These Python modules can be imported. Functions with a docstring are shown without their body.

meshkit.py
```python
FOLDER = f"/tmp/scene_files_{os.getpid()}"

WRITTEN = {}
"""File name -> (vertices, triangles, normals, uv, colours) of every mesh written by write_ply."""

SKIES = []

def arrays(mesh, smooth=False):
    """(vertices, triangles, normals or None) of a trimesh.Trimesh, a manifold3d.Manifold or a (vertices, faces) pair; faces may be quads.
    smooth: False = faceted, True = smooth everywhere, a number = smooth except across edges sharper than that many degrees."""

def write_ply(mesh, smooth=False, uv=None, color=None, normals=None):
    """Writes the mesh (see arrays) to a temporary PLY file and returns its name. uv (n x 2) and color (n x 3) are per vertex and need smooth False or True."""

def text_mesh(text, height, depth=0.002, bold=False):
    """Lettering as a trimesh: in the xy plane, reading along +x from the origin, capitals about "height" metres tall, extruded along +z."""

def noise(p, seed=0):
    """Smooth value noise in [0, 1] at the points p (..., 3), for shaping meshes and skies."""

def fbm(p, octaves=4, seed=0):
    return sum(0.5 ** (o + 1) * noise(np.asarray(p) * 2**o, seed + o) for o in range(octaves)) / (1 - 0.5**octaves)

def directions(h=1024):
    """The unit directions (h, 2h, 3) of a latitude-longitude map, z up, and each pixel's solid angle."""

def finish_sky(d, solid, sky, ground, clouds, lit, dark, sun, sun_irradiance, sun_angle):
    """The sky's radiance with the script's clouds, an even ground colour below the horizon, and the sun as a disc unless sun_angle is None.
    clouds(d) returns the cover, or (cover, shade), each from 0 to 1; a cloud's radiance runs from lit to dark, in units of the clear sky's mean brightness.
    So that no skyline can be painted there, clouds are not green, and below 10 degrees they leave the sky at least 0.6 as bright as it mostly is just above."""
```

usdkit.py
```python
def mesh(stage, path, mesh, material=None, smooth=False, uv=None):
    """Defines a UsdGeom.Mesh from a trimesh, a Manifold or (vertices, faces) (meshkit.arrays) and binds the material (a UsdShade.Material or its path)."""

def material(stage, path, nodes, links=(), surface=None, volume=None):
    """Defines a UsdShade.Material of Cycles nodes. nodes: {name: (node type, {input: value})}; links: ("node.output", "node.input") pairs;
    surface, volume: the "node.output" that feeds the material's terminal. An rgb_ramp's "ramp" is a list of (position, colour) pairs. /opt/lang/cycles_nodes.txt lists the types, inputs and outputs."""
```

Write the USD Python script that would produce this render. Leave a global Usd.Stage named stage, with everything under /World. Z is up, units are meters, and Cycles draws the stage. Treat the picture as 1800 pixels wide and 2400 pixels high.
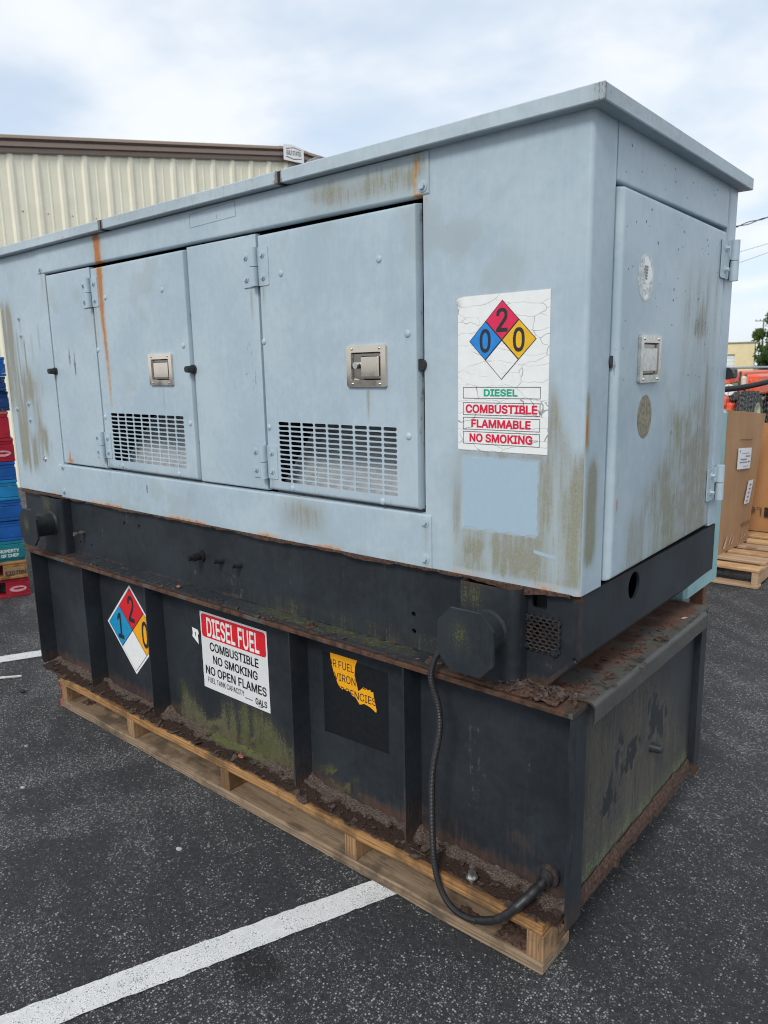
import math, random
import numpy as np
import trimesh
import shapely
from shapely import affinity
from shapely.geometry import Polygon, box as sbox
from pxr import Usd, UsdGeom, UsdShade, UsdLux, Gf, Sdf, Vt
import usdkit, meshkit

rng = np.random.default_rng(7)
stage = Usd.Stage.CreateInMemory()
UsdGeom.SetStageUpAxis(stage, UsdGeom.Tokens.z)
UsdGeom.SetStageMetersPerUnit(stage, 1.0)
UsdGeom.Xform.Define(stage, '/World')
UsdGeom.Scope.Define(stage, '/World/Looks')
T = Sdf.ValueTypeNames
PI = math.pi

# ------------------------------------------------------------------ camera
CAM = np.array([0.7045, -1.505, 1.4704])
YAW, PITCH, ROLL, FPX = 0.7048, -0.1913, -0.02, 1733.67
fw = np.array([-math.sin(YAW) * math.cos(PITCH), math.cos(YAW) * math.cos(PITCH), math.sin(PITCH)])
rt = np.array([math.cos(YAW), math.sin(YAW), 0.0]); up0 = np.cross(rt, fw)
rr = math.cos(ROLL) * rt + math.sin(ROLL) * up0
uu = -math.sin(ROLL) * rt + math.cos(ROLL) * up0
cam = UsdGeom.Camera.Define(stage, '/World/camera')
cam.CreateHorizontalApertureAttr(36.0); cam.CreateVerticalApertureAttr(48.0)
cam.CreateFocalLengthAttr(FPX * 36.0 / 1800.0)
cam.CreateClippingRangeAttr(Gf.Vec2f(0.05, 2000.0))
cam.CreateFStopAttr(9.0); cam.CreateFocusDistanceAttr(2.2)
cam.CreateExposureAttr(0.40)
m = np.eye(4); m[0, :3] = rr; m[1, :3] = uu; m[2, :3] = -fw; m[3, :3] = CAM
cam.AddTransformOp().Set(Gf.Matrix4d(*m.ravel().tolist()))

# ------------------------------------------------------------------ node graphs
class R(str):
    pass
class N:
    def __init__(self, name): self._n = name
    def __getattr__(self, k): return R(self._n + '.' + k)
class G:
    def __init__(self): self.nodes, self.links, self.k = {}, [], 0
    def __call__(self, kind, **inp):
        self.k += 1; name = 'n%d' % self.k; plain = {}
        for a, b in inp.items():
            if isinstance(b, R): self.links.append((str(b), name + '.' + a))
            else: plain[a] = b
        self.nodes[name] = (kind, plain); return N(name)
    def math(self, t, a, b=0.0, c=0.0, clamp=False):
        return self('math', math_type=t, value1=a, value2=b, value3=c, use_clamp=clamp).value
    def mul(self, a, b): return self.math('multiply', a, b)
    def add(self, a, b): return self.math('add', a, b)
    def sstep(self, v, a, b, c=0.0, d=1.0):
        return self('map_range', range_type='smoothstep', value=v, from_min=a, from_max=b, to_min=c, to_max=d, clamp=True).result
    def lin(self, v, a, b, c=0.0, d=1.0):
        return self('map_range', range_type='linear', value=v, from_min=a, from_max=b, to_min=c, to_max=d, clamp=True).result
    def mix(self, f, a, b, t='mix'): return self('mix', mix_type=t, fac=f, color1=a, color2=b).color
    def scale(self, v, s): return self('mapping', mapping_type='point', vector=v, scale=s).vector
    def noise(self, v, scale, detail=3.0, rough=0.55, dist=0.0):
        return self('noise_texture', vector=v, scale=scale, detail=detail, roughness=rough, distortion=dist).fac
    def done(self, name, surface, volume=None):
        return usdkit.material(stage, '/World/Looks/' + name, self.nodes, self.links, surface=str(surface))

# ------------------------------------------------------------------ sky and sun
SUN_AZ, SUN_EL = math.radians(166.0), math.radians(42.0)      # azimuth = atan2(x, y)
sun_dir = np.array([math.sin(SUN_AZ) * math.cos(SUN_EL), math.cos(SUN_AZ) * math.cos(SUN_EL), math.sin(SUN_EL)])
g = G()
sk = g('sky_texture', sky_type='single_scattering', sun_disc=False, sun_elevation=SUN_EL, sun_rotation=SUN_AZ, altitude=100.0, air_density=1.0, aerosol_density=1.4, ozone_density=1.0).color
dirv = g('texture_coordinate').generated
sx = g('separate_xyz', vector=dirv)
zc = g.math('maximum', sx.z, 0.06)
pl = g('combine_xyz', x=g.math('divide', sx.x, g.add(zc, 0.25)), y=g.math('divide', sx.y, g.add(zc, 0.25)), z=0.0).vector
c1 = g.noise(pl, 1.55, 6.0, 0.52, 0.35)
c2 = g.noise(pl, 3.1, 5.0, 0.5, 0.2)
cover = g.sstep(g.add(g.mul(c1, 0.75), g.mul(c2, 0.25)), 0.30, 0.60, 0.68, 0.97)
cloudcol = g.mix(g.sstep(g.add(g.mul(c1, .5), g.mul(c2, .5)), 0.38, 0.62), (3.65, 4.15, 4.7), (4.85, 5.05, 5.3))
skyc = g.mix(cover, sk, cloudcol)
bg = g('background_shader', color=skyc, strength=0.15)
sky_mat = g.done('sky_clouds', bg.background)
dome = UsdLux.DomeLight.Define(stage, '/World/sky')
UsdShade.MaterialBindingAPI.Apply(dome.GetPrim()).Bind(sky_mat)
dome.GetPrim().SetCustomDataByKey('kind', 'structure')
sun = UsdLux.DistantLight.Define(stage, '/World/sun')
sun.CreateIntensityAttr(0.4); sun.CreateAngleAttr(16.0); sun.CreateNormalizeAttr(True)
sun.CreateColorAttr(Gf.Vec3f(1.0, 0.96, 0.9))
zax = sun_dir; xax = np.cross([0, 0, 1.0], zax); xax /= np.linalg.norm(xax); yax = np.cross(zax, xax)
m = np.eye(4); m[0, :3] = xax; m[1, :3] = yax; m[2, :3] = zax
sun.AddTransformOp().Set(Gf.Matrix4d(*m.ravel().tolist()))

# ------------------------------------------------------------------ scene helpers
_used = {}
def numbered(parent, name):
    k = (parent, name); n = _used.get(k, 0); _used[k] = n + 1
    return name if n == 0 else '%s_%03d' % (name, n)

def tag(prim, label=None, cat=None, group=None, kind=None):
    for a, b in (('label', label), ('category', cat), ('group', group), ('kind', kind)):
        if b: prim.SetCustomDataByKey(a, b)

class Thing:
    """An Xform at the thing's base; part meshes are given in world coordinates unless local is set."""
    def __init__(self, name, label, cat, loc=(0, 0, 0), rz=0.0, group=None, local=False, kind=None):
        self.path = '/World/' + numbered('/World', name)
        x = UsdGeom.Xform.Define(stage, self.path)
        x.AddTranslateOp().Set(Gf.Vec3d(*map(float, loc)))
        if rz: x.AddRotateZOp().Set(math.degrees(rz))
        self.loc, self.rz, self.local = np.array(loc, float), rz, local
        tag(x.GetPrim(), label, cat, group, kind)
    def tolocal(self, v):
        if self.local: return v
        v = v - self.loc
        if self.rz:
            c, s = math.cos(-self.rz), math.sin(-self.rz)
            v = np.stack([c * v[:, 0] - s * v[:, 1], s * v[:, 0] + c * v[:, 1], v[:, 2]], 1)
        return v
    def part(self, name, mesh, mat, parent=None, smooth=False, wear=None, label=None, kind=None, deform=None):
        par = parent or self.path
        path = par + '/' + numbered(par, name)
        put(path, mesh, mat, smooth, wear, self.tolocal, deform)
        tag(stage.GetPrimAtPath(path), label=label, kind=kind)
        return path

def put(path, mesh, mat, smooth=False, wear=None, xf=None, deform=None):
    v, f, n = meshkit.arrays(mesh, smooth)
    v = np.asarray(v, float)
    if deform is not None: v = deform(v)
    if smooth is not False and deform is not None:
        _, _, n2 = meshkit.arrays((v, f), True); n = n2
    w = None if wear is None else np.clip(wear(v), 0, 1)
    wv = v if xf is None else xf(v)
    if xf is not None and n is not None:
        o = xf(np.zeros((1, 3))); n = xf(np.asarray(n)) - o
    msh = UsdGeom.Mesh.Define(stage, path)
    msh.CreatePointsAttr(Vt.Vec3fArray.FromNumpy(wv.astype(np.float32)))
    msh.CreateFaceVertexCountsAttr(Vt.IntArray.FromNumpy(np.full(len(f), 3, np.int32)))
    msh.CreateFaceVertexIndicesAttr(Vt.IntArray.FromNumpy(np.asarray(f, np.int32).ravel()))
    msh.CreateSubdivisionSchemeAttr('none')
    if n is not None:
        msh.CreateNormalsAttr(Vt.Vec3fArray.FromNumpy(np.asarray(n, np.float32))); msh.SetNormalsInterpolation('vertex')
    if w is not None:
        UsdGeom.PrimvarsAPI(msh).CreatePrimvar('wear', T.Color3fArray, 'vertex').Set(Vt.Vec3fArray.FromNumpy(w.astype(np.float32)))
    UsdShade.MaterialBindingAPI.Apply(msh.GetPrim()).Bind(mat)
    return msh

def single(name, mesh, mat, label=None, cat=None, group=None, kind=None, smooth=False, wear=None):
    path = '/World/' + numbered('/World', name)
    msh = put(path, mesh, mat, smooth, wear)
    tag(msh.GetPrim(), label, cat, group, kind); return path

# ------------------------------------------------------------------ mesh helpers
cat_ = trimesh.util.concatenate
def M(v, f):
    f = np.asarray(f)
    if f.ndim == 2 and f.shape[1] == 4: f = np.vstack([f[:, [0, 1, 2]], f[:, [0, 2, 3]]])
    return trimesh.Trimesh(np.asarray(v, float), f, process=False)
def gridmesh(P, keep=None):
    """P: (a, b, 3) lattice of points -> quads."""
    a, b = P.shape[:2]
    idx = np.arange(a * b).reshape(a, b)
    q = np.stack([idx[:-1, :-1], idx[1:, :-1], idx[1:, 1:], idx[:-1, 1:]], -1)
    if keep is not None: q = q[keep]
    return M(P.reshape(-1, 3), q.reshape(-1, 4))
def bx(x0, x1, y0, y1, z0, z1):
    t = trimesh.creation.box((x1 - x0, y1 - y0, z1 - z0)); t.apply_translation(((x0 + x1) / 2, (y0 + y1) / 2, (z0 + z1) / 2)); return t
def cbox(x0, x1, y0, y1, z0, z1, b=0.003, res=None):
    b = min(b, (x1 - x0) * .45, (y1 - y0) * .45, (z1 - z0) * .45)
    pts = []
    for X, sx_ in ((x0, 1), (x1, -1)):
        for Y, sy in ((y0, 1), (y1, -1)):
            for Z, sz in ((z0, 1), (z1, -1)):
                pts += [(X + sx_ * b, Y + sy * b, Z), (X + sx_ * b, Y, Z + sz * b), (X, Y + sy * b, Z + sz * b)]
    h = trimesh.convex.convex_hull(np.array(pts))
    if res: h = subdiv(h, res)
    return h
def subdiv(mesh, res):
    v, f = trimesh.remesh.subdivide_to_size(mesh.vertices, mesh.faces, res, max_iter=20)
    return trimesh.Trimesh(v, f, process=False)
def lin(a, b, res): return np.linspace(a, b, max(2, int(math.ceil(abs(b - a) / res)) + 1))
def sheet(axis, a0, a1, b0, b1, front, depth=0.02, r=0.004, res=0.014, hole=None, sides=(1, 1, 1, 1)):
    """A folded sheet metal face. axis 'y': faces -y (a = x, b = z); 'x': faces +x (a = y, b = z); 'z': faces +z (a = x, b = y)."""
    def ax(c0, c1, cuts):
        k = [c0, c0 + r * .3, c0 + r * .65, c0 + r]
        k2 = [c1 - r, c1 - r * .65, c1 - r * .3, c1]
        inner = [c0 + r] + sorted(cuts) + [c1 - r]; s = []
        for p, q in zip(inner[:-1], inner[1:]): s += list(lin(p, q, res)[:-1])
        return np.array([c0] + k[:3] + s + k2), None
    A, _ = ax(a0, a1, [hole[0], hole[1]] if hole else []); B, _ = ax(b0, b1, [hole[2], hole[3]] if hole else [])
    def fold(c, c0, c1, lo, hi):
        d = np.full(len(c), r)
        if lo: d = np.minimum(d, c - c0)
        if hi: d = np.minimum(d, c1 - c)
        d = np.clip(d, 0, r); return r - np.sqrt(np.maximum(r * r - (r - d) ** 2, 0))
    fa, fb = fold(A, a0, a1, sides[0], sides[1]), fold(B, b0, b1, sides[2], sides[3])
    off = np.minimum(np.maximum(fa[:, None], fb[None, :]), r)
    off[0, :] = depth; off[-1, :] = depth; off[:, 0] = depth; off[:, -1] = depth
    AA, BB = np.meshgrid(A, B, indexing='ij')
    if axis == 'y': P = np.stack([AA, front + off, BB], -1)
    elif axis == 'x': P = np.stack([front - off, AA, BB], -1)
    else: P = np.stack([AA, BB, front - off], -1)
    keep = None
    if hole:
        ca, cb = (A[:-1] + A[1:]) / 2, (B[:-1] + B[1:]) / 2
        keep = ~(((ca > hole[0]) & (ca < hole[1]))[:, None] & ((cb > hole[2]) & (cb < hole[3]))[None, :])
    mm = gridmesh(P, keep)
    if axis == 'x' or axis == 'z':
        pass
    else:
        mm.faces = mm.faces[:, [0, 1, 2]]
    # orient outward
    want = {'y': (0, -1, 0), 'x': (1, 0, 0), 'z': (0, 0, 1)}[axis]
    nn = np.cross(mm.vertices[mm.faces[:, 1]] - mm.vertices[mm.faces[:, 0]], mm.vertices[mm.faces[:, 2]] - mm.vertices[mm.faces[:, 0]]).sum(0)
    if nn @ np.array(want) < 0: mm.faces = mm.faces[:, ::-1]
    return mm
def profile_z(pts, z0, z1, res=0.014):
    """Open polyline in xy extruded along z as one sheet (outside on the right of travel)."""
    p = np.array(pts, float); out = [p[0]]
    for a, b in zip(p[:-1], p[1:]):
        n = max(1, int(math.ceil(np.linalg.norm(b - a) / res)))
        for i in range(1, n + 1): out.append(a + (b - a) * i / n)
    p = np.array(out); Z = lin(z0, z1, res)
    P = np.stack([np.repeat(p[:, None, 0], len(Z), 1), np.repeat(p[:, None, 1], len(Z), 1), np.repeat(Z[None, :], len(p), 0)], -1)
    return gridmesh(P)
def plate(poly, th, plane, at, res=None):
    """Shapely polygon (u, v) as a plate. plane 'y': u=x, v=z, front face at y=at, thickness goes to +y. 'x': u=y, v=z, front at x=at going to -x. 'z': top at z=at going down."""
    ms = []
    for gm in getattr(poly, 'geoms', [poly]):
        if gm.is_empty or gm.area < 1e-9: continue
        ms.append(trimesh.creation.extrude_polygon(gm, th, engine='earcut'))
    t = cat_(ms); v = t.vertices.copy()
    if plane == 'y': t.vertices = np.stack([v[:, 0], at + v[:, 2], v[:, 1]], 1); t.faces = t.faces[:, ::-1]
    elif plane == 'x': t.vertices = np.stack([at - v[:, 2], v[:, 0], v[:, 1]], 1); t.faces = t.faces[:, ::-1]
    else: t.vertices = np.stack([v[:, 0], v[:, 1], at - v[:, 2]], 1); t.faces = t.faces[:, ::-1]
    t.fix_normals() if len(t.faces) < 4000 else None
    return subdiv(t, res) if res else t
def cyl(p, q, r, n=16, r2=None, caps=True):
    p, q = np.array(p, float), np.array(q, float); d = q - p; L = np.linalg.norm(d); d = d / L
    a = np.cross(d, [0, 0, 1.0]); a = np.array([1.0, 0, 0]) if np.linalg.norm(a) < 1e-6 else a / np.linalg.norm(a)
    b = np.cross(d, a); t = np.linspace(0, 2 * PI, n, endpoint=False); r2 = r if r2 is None else r2
    ring = np.cos(t)[:, None] * a + np.sin(t)[:, None] * b
    v = np.vstack([p + ring * r, q + ring * r2, [p], [q]]); f = []
    for i in range(n):
        j = (i + 1) % n; f += [(i, n + i, j), (j, n + i, n + j)]
        if caps: f += [(i, j, 2 * n), (n + j, n + i, 2 * n + 1)]
    t = M(v, f); t.fix_normals(); return t
def tube(pts, rad, n=10, caps=True):
    pts = np.array(pts, float); rad = np.broadcast_to(rad, len(pts))
    tan = np.gradient(pts, axis=0); tan /= np.linalg.norm(tan, axis=1, keepdims=True)
    a = np.cross(tan[0], [0.3, 0.9, 0.1]); a /= np.linalg.norm(a); V = []
    t = np.linspace(0, 2 * PI, n, endpoint=False)
    for i in range(len(pts)):
        a = a - tan[i] * (a @ tan[i]); a /= np.linalg.norm(a); b = np.cross(tan[i], a)
        V.append(pts[i] + rad[i] * (np.cos(t)[:, None] * a + np.sin(t)[:, None] * b))
    V = np.array(V); k = len(pts)
    P = np.concatenate([V, V[:, :1]], 1); mm = gridmesh(P)
    mm.merge_vertices()
    if caps:
        mm = cat_([mm, M(np.vstack([V[0], [pts[0]]]), [(i, (i + 1) % n, n) for i in range(n)]), M(np.vstack([V[-1], [pts[-1]]]), [((i + 1) % n, i, n) for i in range(n)])])
    return mm
def spline(pts, n):
    from scipy.interpolate import CubicSpline
    p = np.array(pts, float); t = np.r_[0, np.cumsum(np.linalg.norm(np.diff(p, axis=0), axis=1))]
    return CubicSpline(t, p)(np.linspace(0, t[-1], n))
def dome_rivet(c, r, axis, h=0.45):
    s = trimesh.creation.icosphere(2, 1.0); s = s.slice_plane([0, 0, 0], [0, 0, 1]) if False else s
    v = s.vertices.copy(); v[:, 2] = np.maximum(v[:, 2], -0.05) * h; v *= r
    if axis == 'y': v = np.stack([v[:, 0], -v[:, 2], v[:, 1]], 1)
    elif axis == 'x': v = np.stack([v[:, 2], v[:, 0], v[:, 1]], 1)
    return trimesh.Trimesh(v + np.array(c), s.faces, process=False)
def bolt(c, axis, r=0.0075, h=0.006, washer=True):
    def pt(d): return np.array(c) + {'y': np.array([0, -d, 0]), 'x': np.array([d, 0, 0]), 'z': np.array([0, 0, d])}[axis]
    ms = [cyl(pt(0.0015), pt(0.0015 + h), r, 6, r * .93)]
    if washer: ms.append(cyl(pt(-0.001), pt(0.0018), r * 1.65, 16, r * 1.55))
    return cat_(ms)
def rrect(x0, x1, z0, z1, r):
    return sbox(x0 + r, z0 + r, x1 - r, z1 - r).buffer(r, quad_segs=4)
_txt = {}
def text_poly(text, height, width=None, bold=False):
    """Flat outline of lettering: origin at the left of the baseline, capitals 'height' tall."""
    key = (text, bold)
    if key not in _txt:
        t = meshkit.text_mesh(text, 1.0, 0.01, bold)
        top = t.face_normals[:, 2] > 0.9
        tri = t.vertices[t.faces[top]][:, :, :2]
        _txt[key] = shapely.union_all([Polygon(k) for k in tri if abs(np.cross(k[1] - k[0], k[2] - k[0])) > 1e-9]).buffer(0)
    p = _txt[key]; x0, _, x1, _ = p.bounds
    p = affinity.translate(p, -x0, 0)
    return affinity.scale(p, (width / (x1 - x0)) if width else height, height, origin=(0, 0))
def text_at(text, u, v, height, width=None, bold=False, rot=0):
    p = text_poly(text, height, width, bold)
    if rot: p = affinity.rotate(p, rot, origin=(0, 0))
    return affinity.translate(p, u, v)
def fbm(p, o=4, seed=0): return meshkit.fbm(p, o, seed)
def gb(u, v, cu, cv, ru, rv, p=2.0): return np.exp(-(np.abs((u - cu) / ru) ** p + np.abs((v - cv) / rv) ** p))
def ss(x, a, b): t = np.clip((x - a) / (b - a), 0, 1); return t * t * (3 - 2 * t)

# ------------------------------------------------------------------ materials
def worn_metal(name, base, base2, rough, rust=((.50, .30, .11), (.40, .145, .03), (.13, .042, .018)), grime=((.30, .265, .19), (.262, .250, .132)), dark=(.06, .062, .066), flake=0.0, cover=.8, spec=0.4, streaky=.55, film_k=.42, moss=None):
    """Painted steel; the mesh's 'wear' primvar says where rust (r), growth and dirt (g) and dark marks (b) are, noise breaks them up."""
    g = G(); pos = g('geometry').position
    w = g('separate_color', color=g('attribute', attribute='wear').color)
    streak = g.noise(g.scale(pos, (120.0, 120.0, 8.0)), 1.0, 5.0, .65)
    speck = g.noise(g.scale(pos, (1.0, 1.0, .6)), 250.0, 4.0, .7)
    broad = g.noise(pos, 3.2, 4.0, .55)
    mid = g.noise(pos, 42.0, 5.0, .65)
    comb = g.add(g.mul(streak, streaky), g.mul(speck, 1 - streaky))
    tone = g.mix(g.sstep(g.add(g.add(g.mul(broad, .55), g.mul(streak, .15)), g.mul(mid, .30)), .38, .62), base, base2)
    def mask(ch, nz, amp=2.2, a=.40, b=.66):
        v = g.add(ch, g.mul(g.math('subtract', nz, .5), amp))
        return g.mul(g.sstep(v, a, b), g.sstep(ch, .03, .16))
    film = g.math('minimum', g.mul(g.mul(g.sstep(w.g, .03, .95), film_k), g.math('maximum', g.add(-.35, g.mul(g.add(g.mul(comb, .6), g.mul(mid, .4)), 2.5)), .1)), .64)
    gm = mask(w.g, comb)
    gcol = g.mix(g.sstep(g.add(g.mul(broad, .5), g.mul(mid, .5)), .44, .56), grime[0], grime[1])
    gcol = g.mix(g.sstep(speck, .35, .7), g.mix(.5, gcol, (.05, .045, .03)), gcol)
    if moss is not None:
        mz = g.add(g('separate_xyz', vector=pos).z, g.mul(g.math('subtract', g.add(g.mul(mid, .4), g.mul(streak, .6)), .5), .42))
        gcol = g.mix(g.sstep(mz, moss[0], moss[1], 1.0, 0.0), gcol, g.mix(g.sstep(speck, .4, .62), moss[2], moss[3]))
    c = g.mix(film, tone, gcol)
    c = g.mix(g.mul(gm, cover), c, gcol)
    dm = mask(w.b, g.add(g.mul(streak, .5), g.mul(mid, .5)))
    c = g.mix(g.mul(dm, .75), c, dark)
    rm = mask(w.r, g.add(g.mul(mid, .4), g.mul(streak, .6)), .9, .10, .62)
    rt_ = g.add(g.mul(w.r, .75), g.mul(g.math('subtract', mid, .5), .9))
    rcol = g.mix(g.sstep(rt_, .15, .42), rust[0], rust[1]); rcol = g.mix(g.sstep(rt_, .50, .85), rcol, rust[2])
    c = g.mix(g.mul(rm, .9), c, rcol)
    ro = g.math('minimum', g.add(g.add(g.add(rough, g.mul(g.math('subtract', streak, .5), .12)), g.mul(gm, .3)), g.mul(rm, .4)), .95)
    bh = g.add(g.add(g.mul(gm, g.mul(speck, .35)), g.mul(rm, g.mul(mid, 1.0))), g.mul(g.noise(pos, 4.0, 2.0), 3.0))
    nb = g('bump', height=bh, strength=.35 + flake, distance=.004).normal
    p = g('principled_bsdf', base_color=c, roughness=ro, normal=nb, specular_ior_level=spec)
    return g.done(name, p.BSDF)

def plain(name, col, rough=.5, metal=0.0, vary=0.0, bumpy=0.0, scale=60.0, spec=.5):
    g = G(); pos = g('geometry').position
    n = g.noise(pos, scale, 4.0)
    c = g.mix(g.sstep(n, .3, .7), tuple(x * (1 - vary) for x in col), tuple(min(1, x * (1 + vary)) for x in col))
    kw = {}
    if bumpy: kw['normal'] = g('bump', height=n, strength=bumpy, distance=.003).normal
    p = g('principled_bsdf', base_color=c, roughness=g.lin(n, .2, .8, max(0, rough - .08), min(1, rough + .08)), metallic=metal, specular_ior_level=spec, **kw)
    return g.done(name, p.BSDF)

def wood(name, cols, axis, paint=None, worn=.35, scuff=.12, rough=.75):
    """axis: 0 for boards along x, 1 along y, 2 end grain / upright."""
    g = G(); tc = g('texture_coordinate').object; pos = g('geometry').position; oi = g('object_info')
    rnd = oi.random
    sc = [34.0, 34.0, 34.0]
    if axis < 3: sc[axis] = 1.6
    off = g('combine_xyz', x=g.mul(rnd, 31.0), y=g.mul(rnd, 17.0), z=g.mul(rnd, 7.0)).vector
    v = g('vector_math', math_type='add', vector1=pos, vector2=off).vector
    gv = g.scale(v, tuple(sc))
    grain = g.noise(gv, 1.0, 5.0, .6, .6)
    fine = g.noise(gv, 6.0, 3.0, .6)
    ring = g('wave_texture', wave_type='bands', bands_direction='z' if axis != 2 else 'x', profile='sine', vector=gv, scale=.8, distortion=5.0, detail=2.0, detail_scale=.7).fac
    blot = g.noise(v, 6.0, 6.0, .68)
    c = g.mix(g.sstep(g.add(g.mul(grain, .7), g.mul(ring, .3)), .3, .7), cols[0], cols[1])
    c = g.mix(g.mul(g.sstep(fine, .48, .70), .55), c, cols[2])
    c = g.mix(g.mul(g.sstep(blot, .48, .64), .72), c, cols[3])
    kn = g('voronoi_texture', feature='f1', vector=g.scale(v, (3.0, 9.0, 9.0) if axis == 0 else (9.0, 3.0, 9.0)), scale=1.0).distance
    c = g.mix(g.mul(g.sstep(kn, .10, .17, 1.0, 0.0), .7), c, cols[2])
    c = g('hsv', hue=.5, saturation=g.lin(rnd, 0, 1, .8, 1.1), value=g.lin(rnd, 0, 1, .78, 1.15), fac=1.0, color=c).color
    if paint is not None:
        pn = g.noise(g.scale(v, (1.0, 1.0, 2.2)), 22.0, 6.0, .7)
        pm = g.sstep(g.add(g.mul(pn, .7), g.mul(grain, .3)), worn, worn + .06)
        pc = g.mix(g.sstep(blot, .35, .65), tuple(x * .72 for x in paint), paint)
        c = g.mix(pm, c, pc)
        sm = g.sstep(g.add(g.mul(g.noise(g.scale(v, (6.0, 6.0, 24.0)), 1.0, 6.0, .7), .8), g.mul(fine, .2)), .66 - scuff, .72 - scuff + .02)
        c = g.mix(g.mul(sm, .55), c, (.62, .66, .68))
    b = g('bump', height=g.add(g.mul(grain, .7), g.mul(fine, .5)), strength=.45, distance=.003).normal
    p = g('principled_bsdf', base_color=c, roughness=rough, normal=b, specular_ior_level=.25)
    return g.done(name, p.BSDF)

PAINT = worn_metal('grey_blue_paint', (.325, .412, .470), (.400, .486, .540), .40, spec=.45, cover=.45, film_k=.95)
CAPM = worn_metal('roof_cap_paint', (.35, .42, .46), (.43, .51, .55), .5, grime=((.15, .12, .095), (.22, .2, .17)), spec=.4)
BRUST = ((.085, .045, .028), (.060, .030, .019), (.026, .014, .010))
STEEL = worn_metal('black_steel_paint', (.016, .0195, .024), (.027, .0325, .039), .40, rust=((.10, .052, .03), (.085, .040, .022), (.030, .016, .011)), grime=((.125, .118, .065), (.085, .095, .028)), dark=(.13, .115, .09), flake=.25, cover=.8, spec=.28, streaky=.35)
TANKEND = worn_metal('dusty_tank_end', (.026, .030, .034), (.040, .044, .047), .45, rust=BRUST, grime=((.088, .082, .068), (.115, .108, .088)), dark=(.012, .014, .017), flake=.3, cover=.75, film_k=.50, moss=(.185, .235, (.085, .095, .045), (.22, .245, .125)))
GREENEND = None
TANKTOP = worn_metal('rusting_tank_top', (.050, .054, .055), (.085, .085, .078), .5, rust=((.15, .070, .040), (.105, .046, .025), (.026, .015, .011)), grime=((.135, .125, .10), (.085, .08, .06)), dark=(.014, .012, .012), flake=.6, streaky=.2)
CHROME = plain('polished_steel', (.70, .62, .53), .10, 1.0, .08, scale=25.0)
CHROME2 = plain('dull_steel', (.62, .60, .57), .34, 1.0, .12, scale=60.0)
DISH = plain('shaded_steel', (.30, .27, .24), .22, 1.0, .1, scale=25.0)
RUBBER = plain('black_rubber', (.012, .012, .013), .45, 0, .3)
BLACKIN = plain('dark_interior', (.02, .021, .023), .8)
INNER = plain('inner_baffle_grey', (.62, .64, .66), .6, 0, .06)
GASKET = plain('black_gasket', (.012, .011, .01), .9, 0, .4, .4)
WHITE = plain('white_vinyl', (.74, .75, .74), .35, 0, .03)
RED = plain('red_print', (.60, .012, .022), .4, 0, .06)
CRIMSON = plain('crimson_print', (.64, .012, .075), .4, 0, .06)
BLUE = plain('blue_print', (.012, .21, .60), .4, 0, .1)
BLUE2 = plain('sky_blue_print', (.01, .25, .47), .4, 0, .08)
YELLOW = plain('yellow_print', (.72, .42, .012), .4, 0, .06)
ORANGEY = plain('amber_print', (.80, .36, .006), .4, 0, .04)
GREENP = plain('green_print', (.006, .34, .20), .4)
REDTXT = plain('red_lettering', (.60, .01, .045), .4)
BLACKP = plain('black_print', (.016, .016, .017), .45)
GHOST = plain('adhesive_black', (.008, .0095, .012), .42, 0, .15, spec=.3)
PATCH = plain('clean_paint_patch', (.325, .435, .52), .38, 0, .01)
LINEINK = plain('faint_pencil_line', (.16, .21, .26), .6)
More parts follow.
